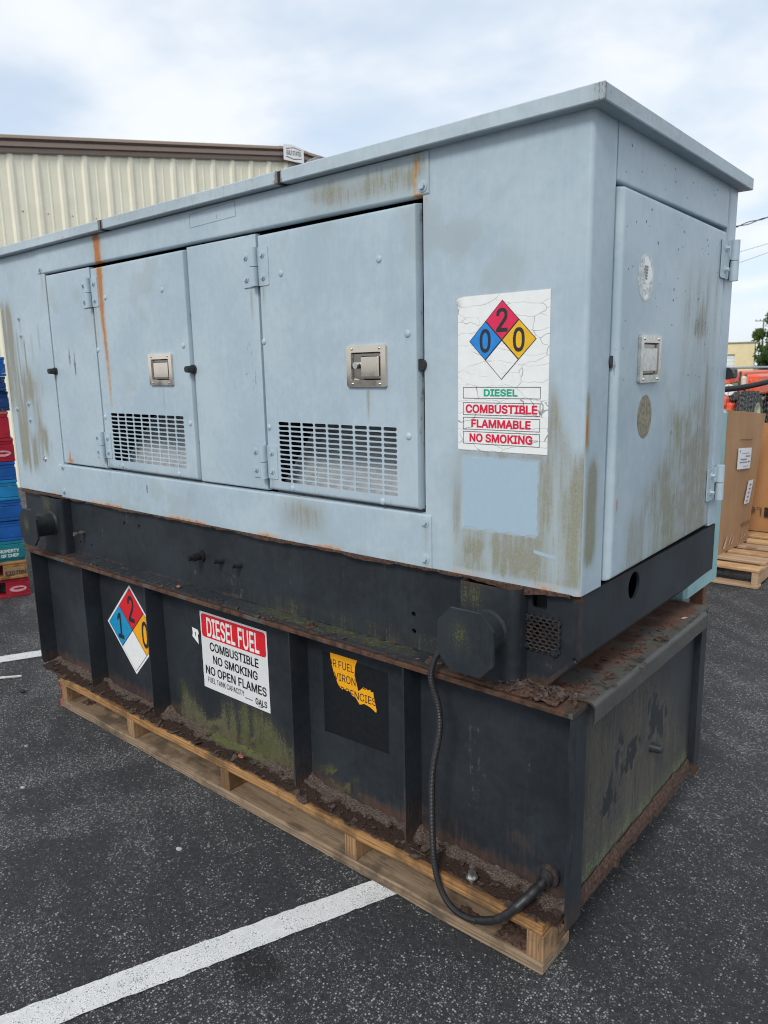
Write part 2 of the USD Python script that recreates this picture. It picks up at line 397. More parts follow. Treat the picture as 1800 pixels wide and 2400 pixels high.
WELD = plain('scaly_rust', (.060, .032, .022), .95, 0, .6, 1.0, 120.0)

def cracked_vinyl():
    g = G(); pos = g('geometry').position
    warp = g('vector_math', math_type='add', vector1=g.scale(pos, (9.0, 9.0, 30.0)), vector2=g('vector_math', math_type='scale', vector1=g('noise_texture', vector=pos, scale=9.0, detail=3.0).color, scale=1.3).vector).vector
    rv = g('vector_rotate', rotate_type='y_axis', vector=warp, angle=.5).vector
    e = g('voronoi_texture', feature='distance_to_edge', vector=rv, scale=1.0, randomness=1.0).distance
    gate = g.sstep(g.noise(pos, 14.0, 2.0), .38, .52)
    ln = g.mul(g.sstep(e, .004, .012, 1.0, 0.0), gate)
    c = g.mix(g.mul(ln, .75), g.mix(g.sstep(g.noise(pos, 40.0, 3.0), .3, .7), (.72, .73, .71), (.76, .77, .76)), (.16, .16, .15))
    p = g('principled_bsdf', base_color=c, roughness=.38, normal=g('bump', height=ln, invert=True, strength=.5, distance=.001).normal)
    return g.done('cracked_white_vinyl', p.BSDF)
CRACKED = cracked_vinyl()

def decal_foil():
    g = G(); pos = g('geometry').position
    n = g.noise(pos, 75.0, 5.0, .65)
    c = g.mix(g.sstep(n, .45, .55), (.36, .40, .40), (.56, .58, .56))
    p = g('principled_bsdf', base_color=c, roughness=.4, metallic=.25)
    return g.done('worn_foil_decal', p.BSDF)
FOIL = decal_foil()
STAIN = plain('baked_grime', (.235, .215, .155), .85, 0, .35, .3, 90.0)

def asphalt():
    g = G(); pos = g('geometry').position
    v1 = g('voronoi_texture', feature='f1', vector=pos, scale=160.0, randomness=1.0)
    v2 = g('voronoi_texture', feature='f1', vector=pos, scale=300.0, randomness=1.0)
    r1 = g('separate_color', color=v1.color); r2 = g('separate_color', color=v2.color)
    big = g.noise(pos, .9, 5.0, .6); mid = g.noise(g.scale(g('vector_rotate', rotate_type='z_axis', vector=pos, angle=.5).vector, (1.0, 3.0, 1.0)), 2.2, 6.0, .65); fine = g.noise(pos, 420.0, 4.0, .75)
    patchy = g.noise(pos, 11.0, 5.0, .65)
    wornm = g.sstep(g.add(g.add(g.mul(big, .30), g.mul(mid, .45)), g.mul(patchy, .25)), .41, .62)
    def spot(x, y, r_):
        dd = g('vector_math', math_type='distance', vector1=pos, vector2=(x, y, 0.0)).value
        return g.sstep(g.add(dd, g.mul(g.math('subtract', patchy, .5), r_ * 1.2)), r_ * .5, r_, 1.0, 0.0)
    oil = g.math('maximum', g.math('maximum', spot(-.60, -.50, .085), spot(-2.9, -.30, .18)), spot(.6, .9, .14))
    sc_ = None
    for k in range(6):
        for a_, b_, r_ in (((-1.75, -.82), (-1.30, .02), .13), ((-2.02, -.62), (-1.80, -.10), .11)):
            q_ = spot(a_[0] + (b_[0] - a_[0]) * k / 5, a_[1] + (b_[1] - a_[1]) * k / 5, r_); sc_ = q_ if sc_ is None else g.math('maximum', sc_, q_)
    wornm = g.math('maximum', wornm, g.mul(sc_, .85))
    thr = g.lin(wornm, 0, 1, .93, .50)
    stone = g.mul(g.sstep(g.math('subtract', r1.r, thr), 0.0, .05), g.sstep(g.add(v1.distance, g.mul(fine, .35)), .45, .72, 1.0, 0.0))
    thr2 = g.lin(wornm, 0, 1, .93, .55)
    grit = g.mul(g.sstep(g.math('subtract', r2.r, thr2), 0.0, .05), g.sstep(g.add(v2.distance, g.mul(fine, .3)), .42, .70, 1.0, 0.0))
    base = g.mix(g.sstep(fine, .36, .64), (.013, .0145, .0165), (.068, .071, .077))
    base = g.mix(g.mul(wornm, .35), base, (.070, .070, .072))
    stain = g.sstep(g.noise(pos, 1.7, 4.0, .6), .60, .72)
    base = g.mix(g.mul(stain, .5), base, (.015, .016, .017)); base = g.mix(g.mul(oil, .7), base, (.012, .012, .013))
    base = g.mix(g.sstep(g.noise(pos, 60.0, 5.0, .7), .40, .62), base, g.mix(.55, base, (.006, .006, .007)))
    base = g.mix(g.mul(g.sstep(g.noise(pos, 110.0, 4.0, .7), .55, .66), .45), base, (.095, .095, .097))
    c = g.mix(g.mul(grit, .75), base, g.mix(r2.g, (.14, .14, .145), (.46, .46, .455)))
    c = g.mix(g.mul(stone, .85), c, g.mix(r1.g, (.15, .15, .155), (.60, .60, .59)))
    c = g.mix(g.mul(oil, .5), c, (.015, .015, .016)); h = g.add(g.mul(g.math('subtract', 1.0, v1.distance), .4), g.mul(fine, 1.3))
    b = g('bump', height=h, strength=.9, distance=.005).normal
    p = g('principled_bsdf', base_color=c, roughness=.62, normal=b, specular_ior_level=.4)
    return g.done('asphalt_surface', p.BSDF)
ASPHALT = asphalt()

def line_paint():
    g = G(); pos = g('geometry').position
    v1 = g('voronoi_texture', feature='f1', vector=pos, scale=170.0, randomness=1.0)
    r1 = g('separate_color', color=v1.color)
    n = g.noise(pos, 300.0, 4.0, .75); big = g.noise(pos, 9.0, 4.0, .6); mid = g.noise(pos, 40.0, 4.0, .65)
    chip = g.sstep(g.add(g.add(g.mul(n, .75), g.mul(big, .15)), g.mul(mid, .25)), .60, .68)
    chip = g.math('maximum', chip, g.mul(g.sstep(r1.r, .90, .93), g.sstep(v1.distance, .2, .5, 1.0, 0.0)))
    c = g.mix(g.sstep(mid, .3, .7), (.58, .585, .575), (.72, .72, .71))
    c = g.mix(g.mul(g.sstep(big, .62, .72), .4), c, (.42, .37, .27))
    c = g.mix(g.mul(chip, .85), c, (.07, .07, .072))
    b = g('bump', height=n, strength=.5, distance=.003).normal
    p = g('principled_bsdf', base_color=c, roughness=.75, normal=b, specular_ior_level=.3)
    return g.done('worn_line_paint', p.BSDF)
LINEPAINT = line_paint()

def debris_mat():
    g = G(); pos = g('geometry').position
    n = g.noise(pos, 260.0, 4.0, .7); m_ = g.noise(pos, 45.0, 4.0, .6); at = g('separate_color', color=g('attribute', attribute='wear').color)
    c = g.mix(g.sstep(n, .35, .68), (.045, .032, .026), (.20, .155, .132))
    f = g.sstep(g.add(g.mul(m_, .7), g.mul(at.r, .7)), .52, .7)
    c = g.mix(f, c, g.mix(g.sstep(n, .35, .7), (.018, .012, .010), (.075, .042, .030)))
    mo = g.sstep(g.add(g.mul(m_, .6), g.mul(at.g, .8)), .72, .9)
    c = g.mix(mo, c, (.12, .135, .05))
    b = g('bump', height=g.add(n, m_), strength=1.0, distance=.006).normal
    return g.done('rust_rubble', g('principled_bsdf', base_color=c, roughness=.95, normal=b, specular_ior_level=.2).BSDF)
RUBBLE = debris_mat()
WOODC = ((.255, .130, .048), (.395, .225, .095), (.070, .035, .016), (.085, .052, .028))
GREYW = ((.235, .145, .074), (.350, .245, .145), (.070, .044, .026), (.072, .054, .038))
WX = wood('pine_along_x', WOODC, 0); WXG = wood('weathered_pine_along_x', GREYW, 0)
WY = wood('pine_along_y', WOODC, 1); WZ = wood('pine_end_grain', WOODC, 2)
PINEC = ((.44, .26, .13), (.56, .37, .20), (.26, .14, .065), (.34, .19, .10))
PX = wood('fresh_pine_along_x', PINEC, 0); PY = wood('fresh_pine_along_y', PINEC, 1)
REDEND = wood('red_stained_end', WOODC, 2, paint=(.33, .02, .035), worn=.40)

# ------------------------------------------------------------------ ground
single('asphalt', gridmesh(np.stack(list(np.meshgrid(np.linspace(-300, 300, 25), np.linspace(-300, 300, 25), indexing='ij')) + [np.zeros((25, 25))], -1)), ASPHALT, kind='structure')
def painted_line(ctrl, w, seed):
    c = spline([(x, y, 0) for x, y in ctrl], 260)[:, :2]; t = np.r_[0, np.cumsum(np.linalg.norm(np.diff(c, axis=0), axis=1))]
    d = np.gradient(c, axis=0); d /= np.linalg.norm(d, axis=1, keepdims=True); nrm = np.stack([-d[:, 1], d[:, 0]], 1)
    P = np.zeros((len(t), 2, 3))
    for k, s in enumerate((-1, 1)):
        e = w / 2 * s + (fbm(np.stack([t * 60, np.full_like(t, 3.1 + k * 9 + seed), t * 0], 1), 4, seed) - .5) * .009 + (fbm(np.stack([t * 5, np.full_like(t, 7.1 + k * 5), t * 0], 1), 2, seed) - .5) * .004
        P[:, k, :2] = c + e[:, None] * nrm
    P[:, :, 2] = .004
    mm = gridmesh(P); mm.faces = mm.faces[:, ::-1] if mm.face_normals[:, 2].mean() < 0 else mm.faces
    path = '/World/asphalt/' + numbered('/World/asphalt', 'parking_line')
    put(path, mm, LINEPAINT); stage.GetPrimAtPath(path).SetCustomDataByKey('label', 'worn white painted parking line')
painted_line(((-1.416, -2.2), (-.891, -.94), (-.5535, -.126), (-.19, .75)), .087, 1)
painted_line(((-4.6, -2.75), (-3.2, .075), (-2.3, 1.85)), .098, 2)

# ------------------------------------------------------------------ generator
gen = Thing('generator', 'large weathered grey-blue diesel generator on a rusty black fuel tank', 'generator', (-1.31, .42, .14))
L0, W = -2.794, 1.016
ZB, ZC0, ZC1 = .958, 1.9752, 2.009
A1, A2, A3, A4, A5 = -2.353, -2.003, -1.395, -1.047, -.442
ZD, ZE = 1.868, 1.1045

def W_front(p):
    """Wear of the front face: rust, grime, dark marks, by where they stand on the face."""
    x, z = p[:, 0], p[:, 2]
    r = np.zeros(len(p)); gm = np.zeros(len(p)); d = np.zeros(len(p))
    st = fbm(np.stack([x * 45, z * 3.5, x * 0], 1), 4, 3); bl = fbm(np.stack([x * 9, z * 9, x * 0 + 2], 1), 4, 5)
    # big rust run below the first roof joint
    t = np.clip((1.98 - z) / .65, 0, 1); cx = -1.934 + .008 * t + .004 * np.sin(z * 14); hw = (.024 - .015 * t)
    prof = np.exp(-np.abs((x - cx) / (hw * 1.15)) ** 2) * ss(z, 1.325, 1.36)
    r = np.maximum(r, prof * (.80 - .38 * t))
    r = np.maximum(r, .8 * gb(x, z, -1.94, 1.965, .014, .02)); r = np.maximum(r, .75 * gb(x, z, -1.94, 1.868, .05, .012))
    halo = np.exp(-((x - cx) / (hw * 2.0)) ** 2) * ss(z, 1.33, 1.5); gm = np.maximum(gm, .42 * halo * (1 - t * .5))
    # right end of the upper rail
    r = np.maximum(r,   .5 * np.exp(-((x + .452 + .004 * np.sin(z * 60)) / .008) ** 2) * ss(z, 1.86, 1.9))
    r = np.maximum(r, .42 * np.exp(-((x + .425) / .006) ** 2) * ss(z, 1.74, 1.88) * (z < 1.875))
    r = np.maximum(r, .6 * gb(x, z, -.448, 1.877, .02, .007)); gm = np.maximum(gm, .55 * gb(x, z, -.44, 1.94, .03, .05))
    band = ss(x, -.97, -.74) * (1 - ss(x, -.46, -.42)); gm = np.maximum(gm, band * (.30 + .4 * bl) * gb(x * 0, z, 0, 1.925, 1, .05) * ss(x + (z - 1.9) * 2.5, -.9, -.72))
    gm = np.maximum(gm, .45 * gb(x, z, -1.5, 1.975, .5, .012)); 
    # left panel growth
    lf = ss(x, -2.81, -2.70) * (1 - ss(x + .16 * (bl - .5), -2.56, -2.42))
    gm = np.maximum(gm, lf * ss(z, .98, 1.12) * (1 - ss(z, 1.38, 1.62)) * (-.12 + 1.5 * st))
    gm = np.maximum(gm, (1 - ss(x, -2.72, -2.64)) * (1 - ss(z, 1.72, 1.86)) * ss(z, 1.2, 1.4) * (.2 + .9 * st))
    for cx_, z0_, z1_, s_ in ((-2.60, 1.45, 1.66, .75), (-2.53, 1.5, 1.68, .6), (-2.46, 1.55, 1.72, .5), (-2.66, 1.4, 1.7, .7)):
        gm = np.maximum(gm, s_ * np.exp(-((x - cx_) / .008) ** 2) * ss(z, z0_, z0_ + .04) * (1 - ss(z, z1_ - .06, z1_)))
    for cx_, cz_ in ((-2.62, 1.34), (-2.62, 1.27), (-2.52, 1.1)): gm *= 1 - .85 * gb(x, z, cx_ + .01, cz_ - .02, .03, .055)
    r = np.maximum(r, .7 * gb(x, z, -2.29, 1.118, .035, .012)); r = np.maximum(r, .55 * gb(x, z, -2.295, 1.14, .012, .03))
    edge = np.exp(-((z - ZB) / (.004 + .010 * bl)) ** 2); r = np.maximum(r, .6 * edge * (.2 + .6 * ss(bl, .45, .6)) * (fbm(np.stack([x * 6, x * 0, x * 0], 1), 3, 9) > .47))
    for cx_, w_ in ((-2.73, .03), (-2.46, .03), (-.09, .04), (-1.06, .06)): r = np.maximum(r, .5 * gb(x, z, cx_, ZB, w_, .014))
    # lower rail patch
    gm = np.maximum(gm, (.35 + .35 * bl) * gb(x, z, -.90, 1.04, .11, .06, 3)); gm = np.maximum(gm, .3 * gb(x, z, -.86, .985, .2, .02))
    # around and below the big notice
    lw = ss(x, -.42, -.30) * (1 - ss(z, 1.24, 1.33)); gm = np.maximum(gm, lw * (.22 + .58 * st) * ss(z, .955, .975))
    low = ss(x, -.36, -.30) * (1 - ss(x, -.12, -.05)) * (1 - ss(z + .14 * (st - .5), 1.02, 1.13)) * ss(z + .16 * (st - .5), .955, 1.03); gm = np.maximum(gm, low * (-.05 + 1.55 * st))
    gm = np.maximum(gm, .75 * gb(x, z, -.337, 1.13, .022, .14) * (.4 + st))
    rt_ = ss(x, -.102, -.085) * (1 - ss(x, -.035, -.012)) * ss(z, 1.0, 1.1) * (1 - ss(z + (x + .09) * 2.2, 1.38, 1.54)); gm = np.maximum(gm, rt_ * (.22 + .62 * st))
    gm = np.maximum(gm, .85 * np.exp(-((x + .018) / .016) ** 2) * ss(z, .99, 1.04) * (1 - ss(z, 1.20, 1.27)) * (.35 + .8 * st))
    inside = (x > -.316) & (x < -.109) & (z > 1.079) & (z < 1.255); gm[inside] *= 0
    gm = np.maximum(gm, .25 * (x > -.5) * ss(z, 1.2, 1.9) * (st > .62) * .6)
    for sx_ in (A1, A2, A3, A4, A5): d = np.maximum(d, .42 * np.exp(-((x - sx_) / .007) ** 2) * ss(bl, .38, .62) * (z < ZD + .02) * (z > ZE - .01))
    for sz_, h_ in ((ZD, .010), (ZE, .012)): d = np.maximum(d, .45 * np.exp(-((z - sz_) / h_) ** 2) * ss(bl, .36, .6) * (x > A1) * (x < A5))
    for bx_, bz_ in ((-.434, 1.077), (-.434, .979), (-.431, 1.896), (-1.021, 1.74), (-1.021, 1.165), (-1.98, 1.74), (-1.98, 1.165), (-2.62, 1.71), (-2.62, 1.64), (-2.383, 1.894), (-.614, 1.423), (-1.567, 1.428), (-1.08, 1.715), (-2.03, 1.715)):
        dz_ = bz_ - z; gm = np.maximum(gm, .55 * np.exp(-((x - bx_) / .008) ** 2) * ss(dz_, 0, .01) * (1 - ss(dz_, .03, .16)) * (.4 + st))
    gm = np.maximum(gm, .40 * np.exp(-((z - ZB) / .03) ** 2) * (.2 + 1.0 * bl) * st * 1.4)
    gm = np.maximum(gm, .28 * ss(bl, .5, .68) * ss(fbm(np.stack([x * 2.2, z * 2.2, x * 0], 1), 3, 19), .48, .64))
    # handling marks
    for cx_, cz_, rx, rz_, s_ in ((-2.215, 1.53, .006, .07, .9), (-2.18, 1.52, .008, .08, 1.0), (-1.725, 1.045, .006, .03, 1.0), (-1.70, 1.03, .006, .03, .6), (-2.0, 1.3, .01, .3, .25), (-1.10, 1.5, .05, .3, .38)):
        d = np.maximum(d, s_ * gb(x, z, cx_ + (z - cz_) * -.08, cz_, rx, rz_))
    d = np.maximum(d, .16 * ss(st, .5, .75)); d = np.maximum(d, .4 * gb(x, z, -1.9, 1.12, .5, .015)); d = np.maximum(d, .35 * gb(x, z, -.75, 1.118, .35, .012))
    return np.stack([r, gm, d], 1)

def W_end(p):
    y, z = p[:, 1], p[:, 2]
    st = fbm(np.stack([y * 45, z * 3.0, y * 0 + 5], 1), 4, 13); bl = fbm(np.stack([y * 7, z * 7, y * 0 + 8], 1), 4, 15); sp = fbm(np.stack([y * 60, z * 40, y * 0], 1), 3, 17)
    on = ss(y, .15, .20) * (1 - ss(y, .84, .90))
    low = on * ss(y * .9 + (1.36 - z) * .75 + (bl - .5) * .7, .30, .80) * (1 - ss(z, 1.62, 1.78))
    gm = low * (.22 + .40 * st + .40 * sp)
    gm = np.maximum(gm, on * .42 * ss(y, .40, .6) * (1 - ss(z, 1.68, 1.84)) * (.3 + .9 * st))
    gm = np.maximum(gm, .75 * gb(y, z, .80, 1.27, .035, .30) * (.45 + .8 * st)); gm = np.maximum(gm, .6 * gb(y, z, .70, 1.10, .06, .12) * (.4 + st))
    gm = np.maximum(gm, .6 * ss(y, .17, .24) * (1 - ss(z, 1.06, 1.2)) * (.3 + .9 * st) * (y < .9))
    strip = y < .118
    gm[strip] = 0
    gs = np.exp(-((y - .035 - .02 * bl) / .030) ** 2) * ss(z, .99, 1.05) * (1 - ss(z, 1.22, 1.30)) * .95
    gs = np.maximum(gs, np.exp(-((y - .012) / .015) ** 2) * ss(z, 1.25, 1.3) * (1 - ss(z, 1.38, 1.45)) * .7)
    gm = np.where(strip, gs, gm)
    r = np.maximum(.7 * gb(y, z, .01, 1.33, .004, .05), .5 * gb(y, z, .150, 1.15, .004, .09) * (sp > .5)); r = np.maximum(r, .55 * np.exp(-((z - ZB) / .006) ** 2) * (bl > .5))
    d = np.maximum(.45 * gb(y, z, .135, 1.476, .02, .05), .25 * low * ss(sp, .5, .6))
    d = np.maximum(d, .9 * gb(y, z, .505, 1.29, .006, .009))
    return np.stack([r, gm, d], 1)

def W_cap(p):
    x, y, z = p.T; bl = fbm(p * np.array([6, 6, 20]), 4, 31)
    r = np.zeros(len(p)); gm = np.zeros(len(p)); d = np.zeros(len(p))
    for xs in (-1.843, -.905): d = np.maximum(d, .8 * np.exp(-((x - xs) / .025) ** 2)); r = np.maximum(r, .35 * np.exp(-((x - xs) / .02) ** 2) * bl)
    gm = np.maximum(gm, (.10 + .40 * bl) * ss(x, -1.83, -1.75) * (1 - ss(x, -1.0, -.9)) * .9)
    gm = np.maximum(gm, .32 * (x > .02) * ss(bl, .38, .55)); gm = np.maximum(gm, .5 * gb(x, y, .03, -.03, .03, .02)); gm = np.maximum(gm, .22 * (x < -1.85) * ss(bl, .4, .6))
    r = np.maximum(r, .33 * ((fbm(p * 55, 2, 37) > .72) & (x < -.8)))
    return np.stack([r, gm, d], 1)

# --- fixed panels of the front
def joined(fn): return lambda p: fn(p)
gen.part('side_panel', sheet('y', L0, A1 - .003, ZB, ZC0, 0.0, .02, .004, .013), PAINT, smooth=40, wear=W_front, label='mould-streaked panel at the far end')
gen.part('infill_panel', sheet('y', A1 + .002, A2 - .003, ZE, ZD, .0005, .02, .006, .013), PAINT, smooth=40, wear=W_front)
gen.part('infill_panel', sheet('y', A3 + .003, A4 - .003, ZE, ZD, .0005, .02, .006, .013), PAINT, smooth=40, wear=W_front)
gen.part('upper_rail', sheet('y', -2.410, -.411, ZD + .006, ZC0, -.003, .02, .008, .011, sides=(0, 0, 1, 0)), PAINT, smooth=40, wear=W_front)
gen.part('lower_rail', sheet('y', -2.395, -.411, ZB - .002, ZE - .005, -.003, .02, .008, .011, sides=(0, 0, 0, 1)), PAINT, smooth=40, wear=W_front)
rc = .011
arc = [(-rc + rc * math.sin(a), rc - rc * math.cos(a)) for a in np.linspace(0, PI / 2, 8)]
corner_prof = [(A5 + .006, .03), (A5 + .006, .004), (A5 + .009, .0)] + arc + [(0, .112), (-.003, .117), (-.02, .117)]
def W_corner(p):
    return np.where((p[:, 1] > rc * .5)[:, None], W_end(p), W_front(p))
gen.part('corner_panel', profile_z(corner_prof, ZB - .004, ZC0, .012), PAINT, smooth=50, wear=W_corner)
gen.part('end_rail', sheet('x', .117, .916, 1.857, ZC0 + .004, .0005, .02, .006, .013, sides=(0, 1, 1, 0)), PAINT, smooth=40, wear=W_end)
post = [(-.03, .919), (-.004, .919), (0.0, .923)] + [(-.022 + .022 * math.cos(a), W - .022 + .022 * math.sin(a)) for a in np.linspace(0, PI / 2, 6)] + [(-1.2, W)]
gen.part('rear_panel', profile_z(post + [(L0, W)], ZB, ZC0, .03), PAINT, smooth=50, wear=lambda p: W_end(p) * np.where(p[:, 1] > .918, .35, 1)[:, None])
gen.part('side_panel', M([(L0, 0, ZB), (L0, W, ZB), (L0, W, ZC0), (L0, 0, ZC0)], [(0, 1, 2, 3)]), PAINT)

# --- inside of the enclosure seen through the vents
for x0, x1 in ((A2, A3), (A4, A5)):
    gen.part('inner_baffle', cat_([M([(x0 - .02, .07, 1.10), (x1 + .03, .07, 1.10), (x1 + .03, .30, 1.36), (x0 - .02, .30, 1.36)], [(0, 1, 2, 3)]), bx(x0 - .02, x1 + .03, .055, .07, 1.085, 1.10)]), INNER)
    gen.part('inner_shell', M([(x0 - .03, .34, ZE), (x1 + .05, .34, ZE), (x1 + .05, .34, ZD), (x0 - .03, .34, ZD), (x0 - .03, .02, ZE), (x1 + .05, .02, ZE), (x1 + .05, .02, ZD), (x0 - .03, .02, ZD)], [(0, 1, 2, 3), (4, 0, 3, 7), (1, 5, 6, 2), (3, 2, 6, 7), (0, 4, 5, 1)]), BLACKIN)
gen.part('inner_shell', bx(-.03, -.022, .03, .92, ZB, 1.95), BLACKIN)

# --- doors
def slots(x0, x1, z0, z1, nc, nr, fx, fz, r):
    dx, dz = (x1 - x0) / nc, (z1 - z0) / nr; hs = []
    for i in range(nc):
        for j in range(nr):
            cx, cz = x0 + (i + .5) * dx, z0 + (j + .5) * dz
            hs.append(rrect(cx - dx * fx / 2, cx + dx * fx / 2, cz - dz * fz / 2, cz + dz * fz / 2, r))
    return hs
def knuckle_hinge(door, x, z0, z1, ajar):
    zm = (z0 + z1) / 2
    leafd = plate(rrect(x + .004, x + .050, z0, z1, .005), .003, 'y', -.004)
    up = cat_([cyl((x - .004, -.013, zm + .001), (x - .004, -.013, z1), .0115, 18), plate(sbox(x - .004, zm + .002, x + .006, z1), .004, 'y', -.006)])
    dn = cat_([cyl((x - .004, -.013, z0), (x - .004, -.013, zm - .001), .0118, 18), plate(sbox(x - .016, z0, x - .006, zm - .002), .004, 'y', -.006)])
    leafp = plate(rrect(x - .066, x - .006, z0, z1, .005), .003, 'y', -.0035)
    gen.part('hinge', cat_([leafd, up, dn, leafp]), PAINT, parent=door, smooth=35, wear=lambda p: W_front(p) * .3)
    for bxx in (x + .026, x - .050):
        for bz in (z0 + .024, z1 - .022): gen.part('bolt', bolt((bxx, -.0045, bz), 'y', .0062, .0055), PAINT, parent=door, wear=lambda p: p * 0)
def latch(door, axis, u0, u1, z0, z1, lock, mat, deform=None):
    """Recessed paddle latch: frame plate with a dished opening, paddle and rivets."""
    iu0, iu1, iz0, iz1 = u0 + .017, u1 - .017, z0 + .018, z1 - .018
    fr = rrect(u0, u1, z0, z1, .006).difference(rrect(iu0, iu1, iz0, iz1, .004))
    at = -.0085 if axis == 'y' else .0095
    th = .0072; sgn = -1 if axis == 'y' else 1
    frame = plate(fr, th, axis, at)
    k = .0062
    def P(u, z, d): return (u, at + d, z) if axis == 'y' else (at - d, u, z)
    dish = M([P(iu0, iz0, 0), P(iu1, iz0, 0), P(iu1, iz1, 0), P(iu0, iz1, 0), P(iu0 + .003, iz0 + .004, k), P(iu1 - .003, iz0 + .004, k), P(iu1 - .003, iz1 - .004, k), P(iu0 + .003, iz1 - .004, k)],
             [(0, 1, 5, 4), (1, 2, 6, 5), (2, 3, 7, 6), (3, 0, 4, 7), (4, 5, 6, 7)])
    gen.part('latch_frame', frame, mat, parent=door, deform=deform)
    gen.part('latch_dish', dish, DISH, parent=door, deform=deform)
    pu0 = iu0 + .034 if lock else iu0 + .012
    pad = cbox(pu0, iu1 - .008, -.0085 + at, at + .007, iz0 + .007, iz1 - .007, .003) if False else None
    if axis == 'y': pad = cbox(pu0, iu1 - .009, at + .0005, at + .006, iz0 + .008, iz1 - .010, .0022)
    else: pad = cbox(at - .006, at - .0005, iu0 + .006, iu1 - .009, iz0 + .008, iz1 - .012, .0022)
    gen.part('paddle', pad, mat, parent=door, deform=deform)
    for ru in (u0 + .021, u1 - .021):
        for rz_ in (z0 + .008, z1 - .009): gen.part('rivet', dome_rivet((ru, at, rz_) if axis == 'y' else (at, ru, rz_), .0037, axis, .7), mat, parent=door, deform=deform)
    if lock:
        gen.part('key_lock', cat_([cyl((iu0 + .017, at + .005, (iz0 + iz1) / 2 + .003), (iu0 + .017, at - .003, (iz0 + iz1) / 2 + .003), .0088, 20), bx(iu0 + .015, iu0 + .019, at - .0036, at - .003, (iz0 + iz1) / 2 - .001, (iz0 + iz1) / 2 + .006)]), CHROME2, parent=door, deform=deform)

def door_front(x0, x1, ajar, holes, rivets, hz, lat, lock):
    xa, xb = x0 + .003, x1 - .002
    bend = lambda v: v + np.stack([0 * v[:, 0], -ajar * np.clip((v[:, 0] - xa) / (xb - xa), 0, 1), 0 * v[:, 0]], 1)
    hx0, hx1, hz0, hz1 = holes
    pad = .006
    d = gen.part('door', sheet('y', xa, xb, ZE + .004, ZD - .006, -.001, .025, .010, .012, hole=(hx0 - pad, hx1 + pad, hz0 - pad, hz1 + pad)), PAINT, smooth=50, wear=W_front, deform=bend)
    gp = sbox(hx0 - pad, hz0 - pad, hx1 + pad, hz1 + pad)
    for s_ in slots(hx0, hx1, hz0, hz1, 9, 13 if lock else 12, .88, .70, .0048): gp = gp.difference(s_)
    gen.part('vent_grille', plate(gp, .0022, 'y', -.001), PAINT, parent=d, wear=lambda p: W_front(p) * .6, deform=bend)
    for rx, rz_ in rivets: gen.part('rivet', dome_rivet((rx, -.001, rz_), .0095, 'y', .5), PAINT, parent=d, smooth=40, wear=lambda p: p * 0, deform=bend)
    for z0, z1 in hz: knuckle_hinge(d, x0 + .002, z0, z1, ajar)
    latch(d, 'y', *lat, lock, CHROME, bend)
    return d
door_front(A2, A3, .008, (-1.941, -1.455, 1.142, 1.327), ((-1.981, 1.308), (-1.42, 1.302), (-1.882, 1.126), (-1.508, 1.122), (-1.903, 1.748), (-1.53, 1.746), (-1.989, 1.562), (-1.429, 1.559)), ((1.148, 1.250), (1.720, 1.826)), (-1.638, -1.497, 1.429, 1.536), False)
door_front(A4, A5, .013, (-.987, -.513, 1.136, 1.322), ((-1.027, 1.302), (-.476, 1.299), (-.933, 1.122), (-.57, 1.119), (-.942, 1.744), (-.566, 1.743), (-1.032, 1.557), (-.475, 1.555)), ((1.144, 1.247), (1.717, 1.826)), (-.684, -.544, 1.4235, 1.532), True)
def bend_end(v): return v + np.stack([.014 * np.clip((.908 - v[:, 1]) / .78, 0, 1), 0 * v[:, 0], 0 * v[:, 0]], 1)
dend = gen.part('door', sheet('x', .1255, .912, ZB + .006, 1.849, .0015, .03, .012, .012), PAINT, smooth=50, wear=W_end, deform=bend_end, label='mould-stained end door')
latch(dend, 'x', .241, .378, 1.425, 1.537, False, CHROME2, lambda v: bend_end(v) - np.array([.003, 0, 0]) * 0)
for z0, z1 in ((1.713, 1.822), (1.045, 1.147)):
    zm = (z0 + z1) / 2
    gen.part('hinge', cat_([plate(rrect(.856, .926, z0, z1, .005), .003, 'x', .0075), cyl((.016, .950, zm + .001), (.016, .950, z1 + .004), .0125, 18), cyl((.016, .950, z0 - .004), (.016, .950, zm - .001), .0128, 18),
        plate(rrect(.962, .992, z0, z1, .004), .003, 'x', .0055), plate(sbox(.926, zm + .002, .950, z1), .005, 'x', .010), plate(sbox(.950, z0, .964, zm - .002), .005, 'x', .010)]), PAINT, parent=dend, smooth=35, wear=lambda p: p * 0)
    for bz in (z0 + .025, z1 - .024): gen.part('bolt', bolt((.0075, .893, bz), 'x', .0065, .009), PAINT, parent=dend, wear=lambda p: p * 0)

for bxx, bz in ((-2.624, 1.714), (-2.621, 1.642), (-2.619, 1.349), (-2.62, 1.278), (-2.735, 1.324)): gen.part('bolt', bolt((bxx, 0, bz), 'y', .0065, .008), PAINT, wear=lambda p: p * 0)
gen.part('bolt', bolt((-2.519, 0, 1.111), 'y', .0075, .007), CHROME2, label='bare steel bolt')
for bxx, bz in ((-2.383, 1.894), (-2.362, 1.087), (-2.368, .981), (-.434, 1.077), (-.434, .979), (-.431, 1.896)): gen.part('bolt', bolt((bxx, -.003, bz), 'y', .0085, .007), PAINT, wear=lambda p: np.tile([.12, .1, 0], (len(p), 1)))
for bxx, bz in ((A1 + .012, 1.487), (A3 + .004, 1.481), (A5 + .002, 1.478)):
    gen.part('rubber_bumper', cat_([cyl((bxx, .0, bz), (bxx, -.032 if bxx < -1 else -.004, bz), .0125, 16, .0105), cyl((bxx, .002, bz), (bxx, -.008, bz), .015, 16)]), RUBBER, smooth=40)
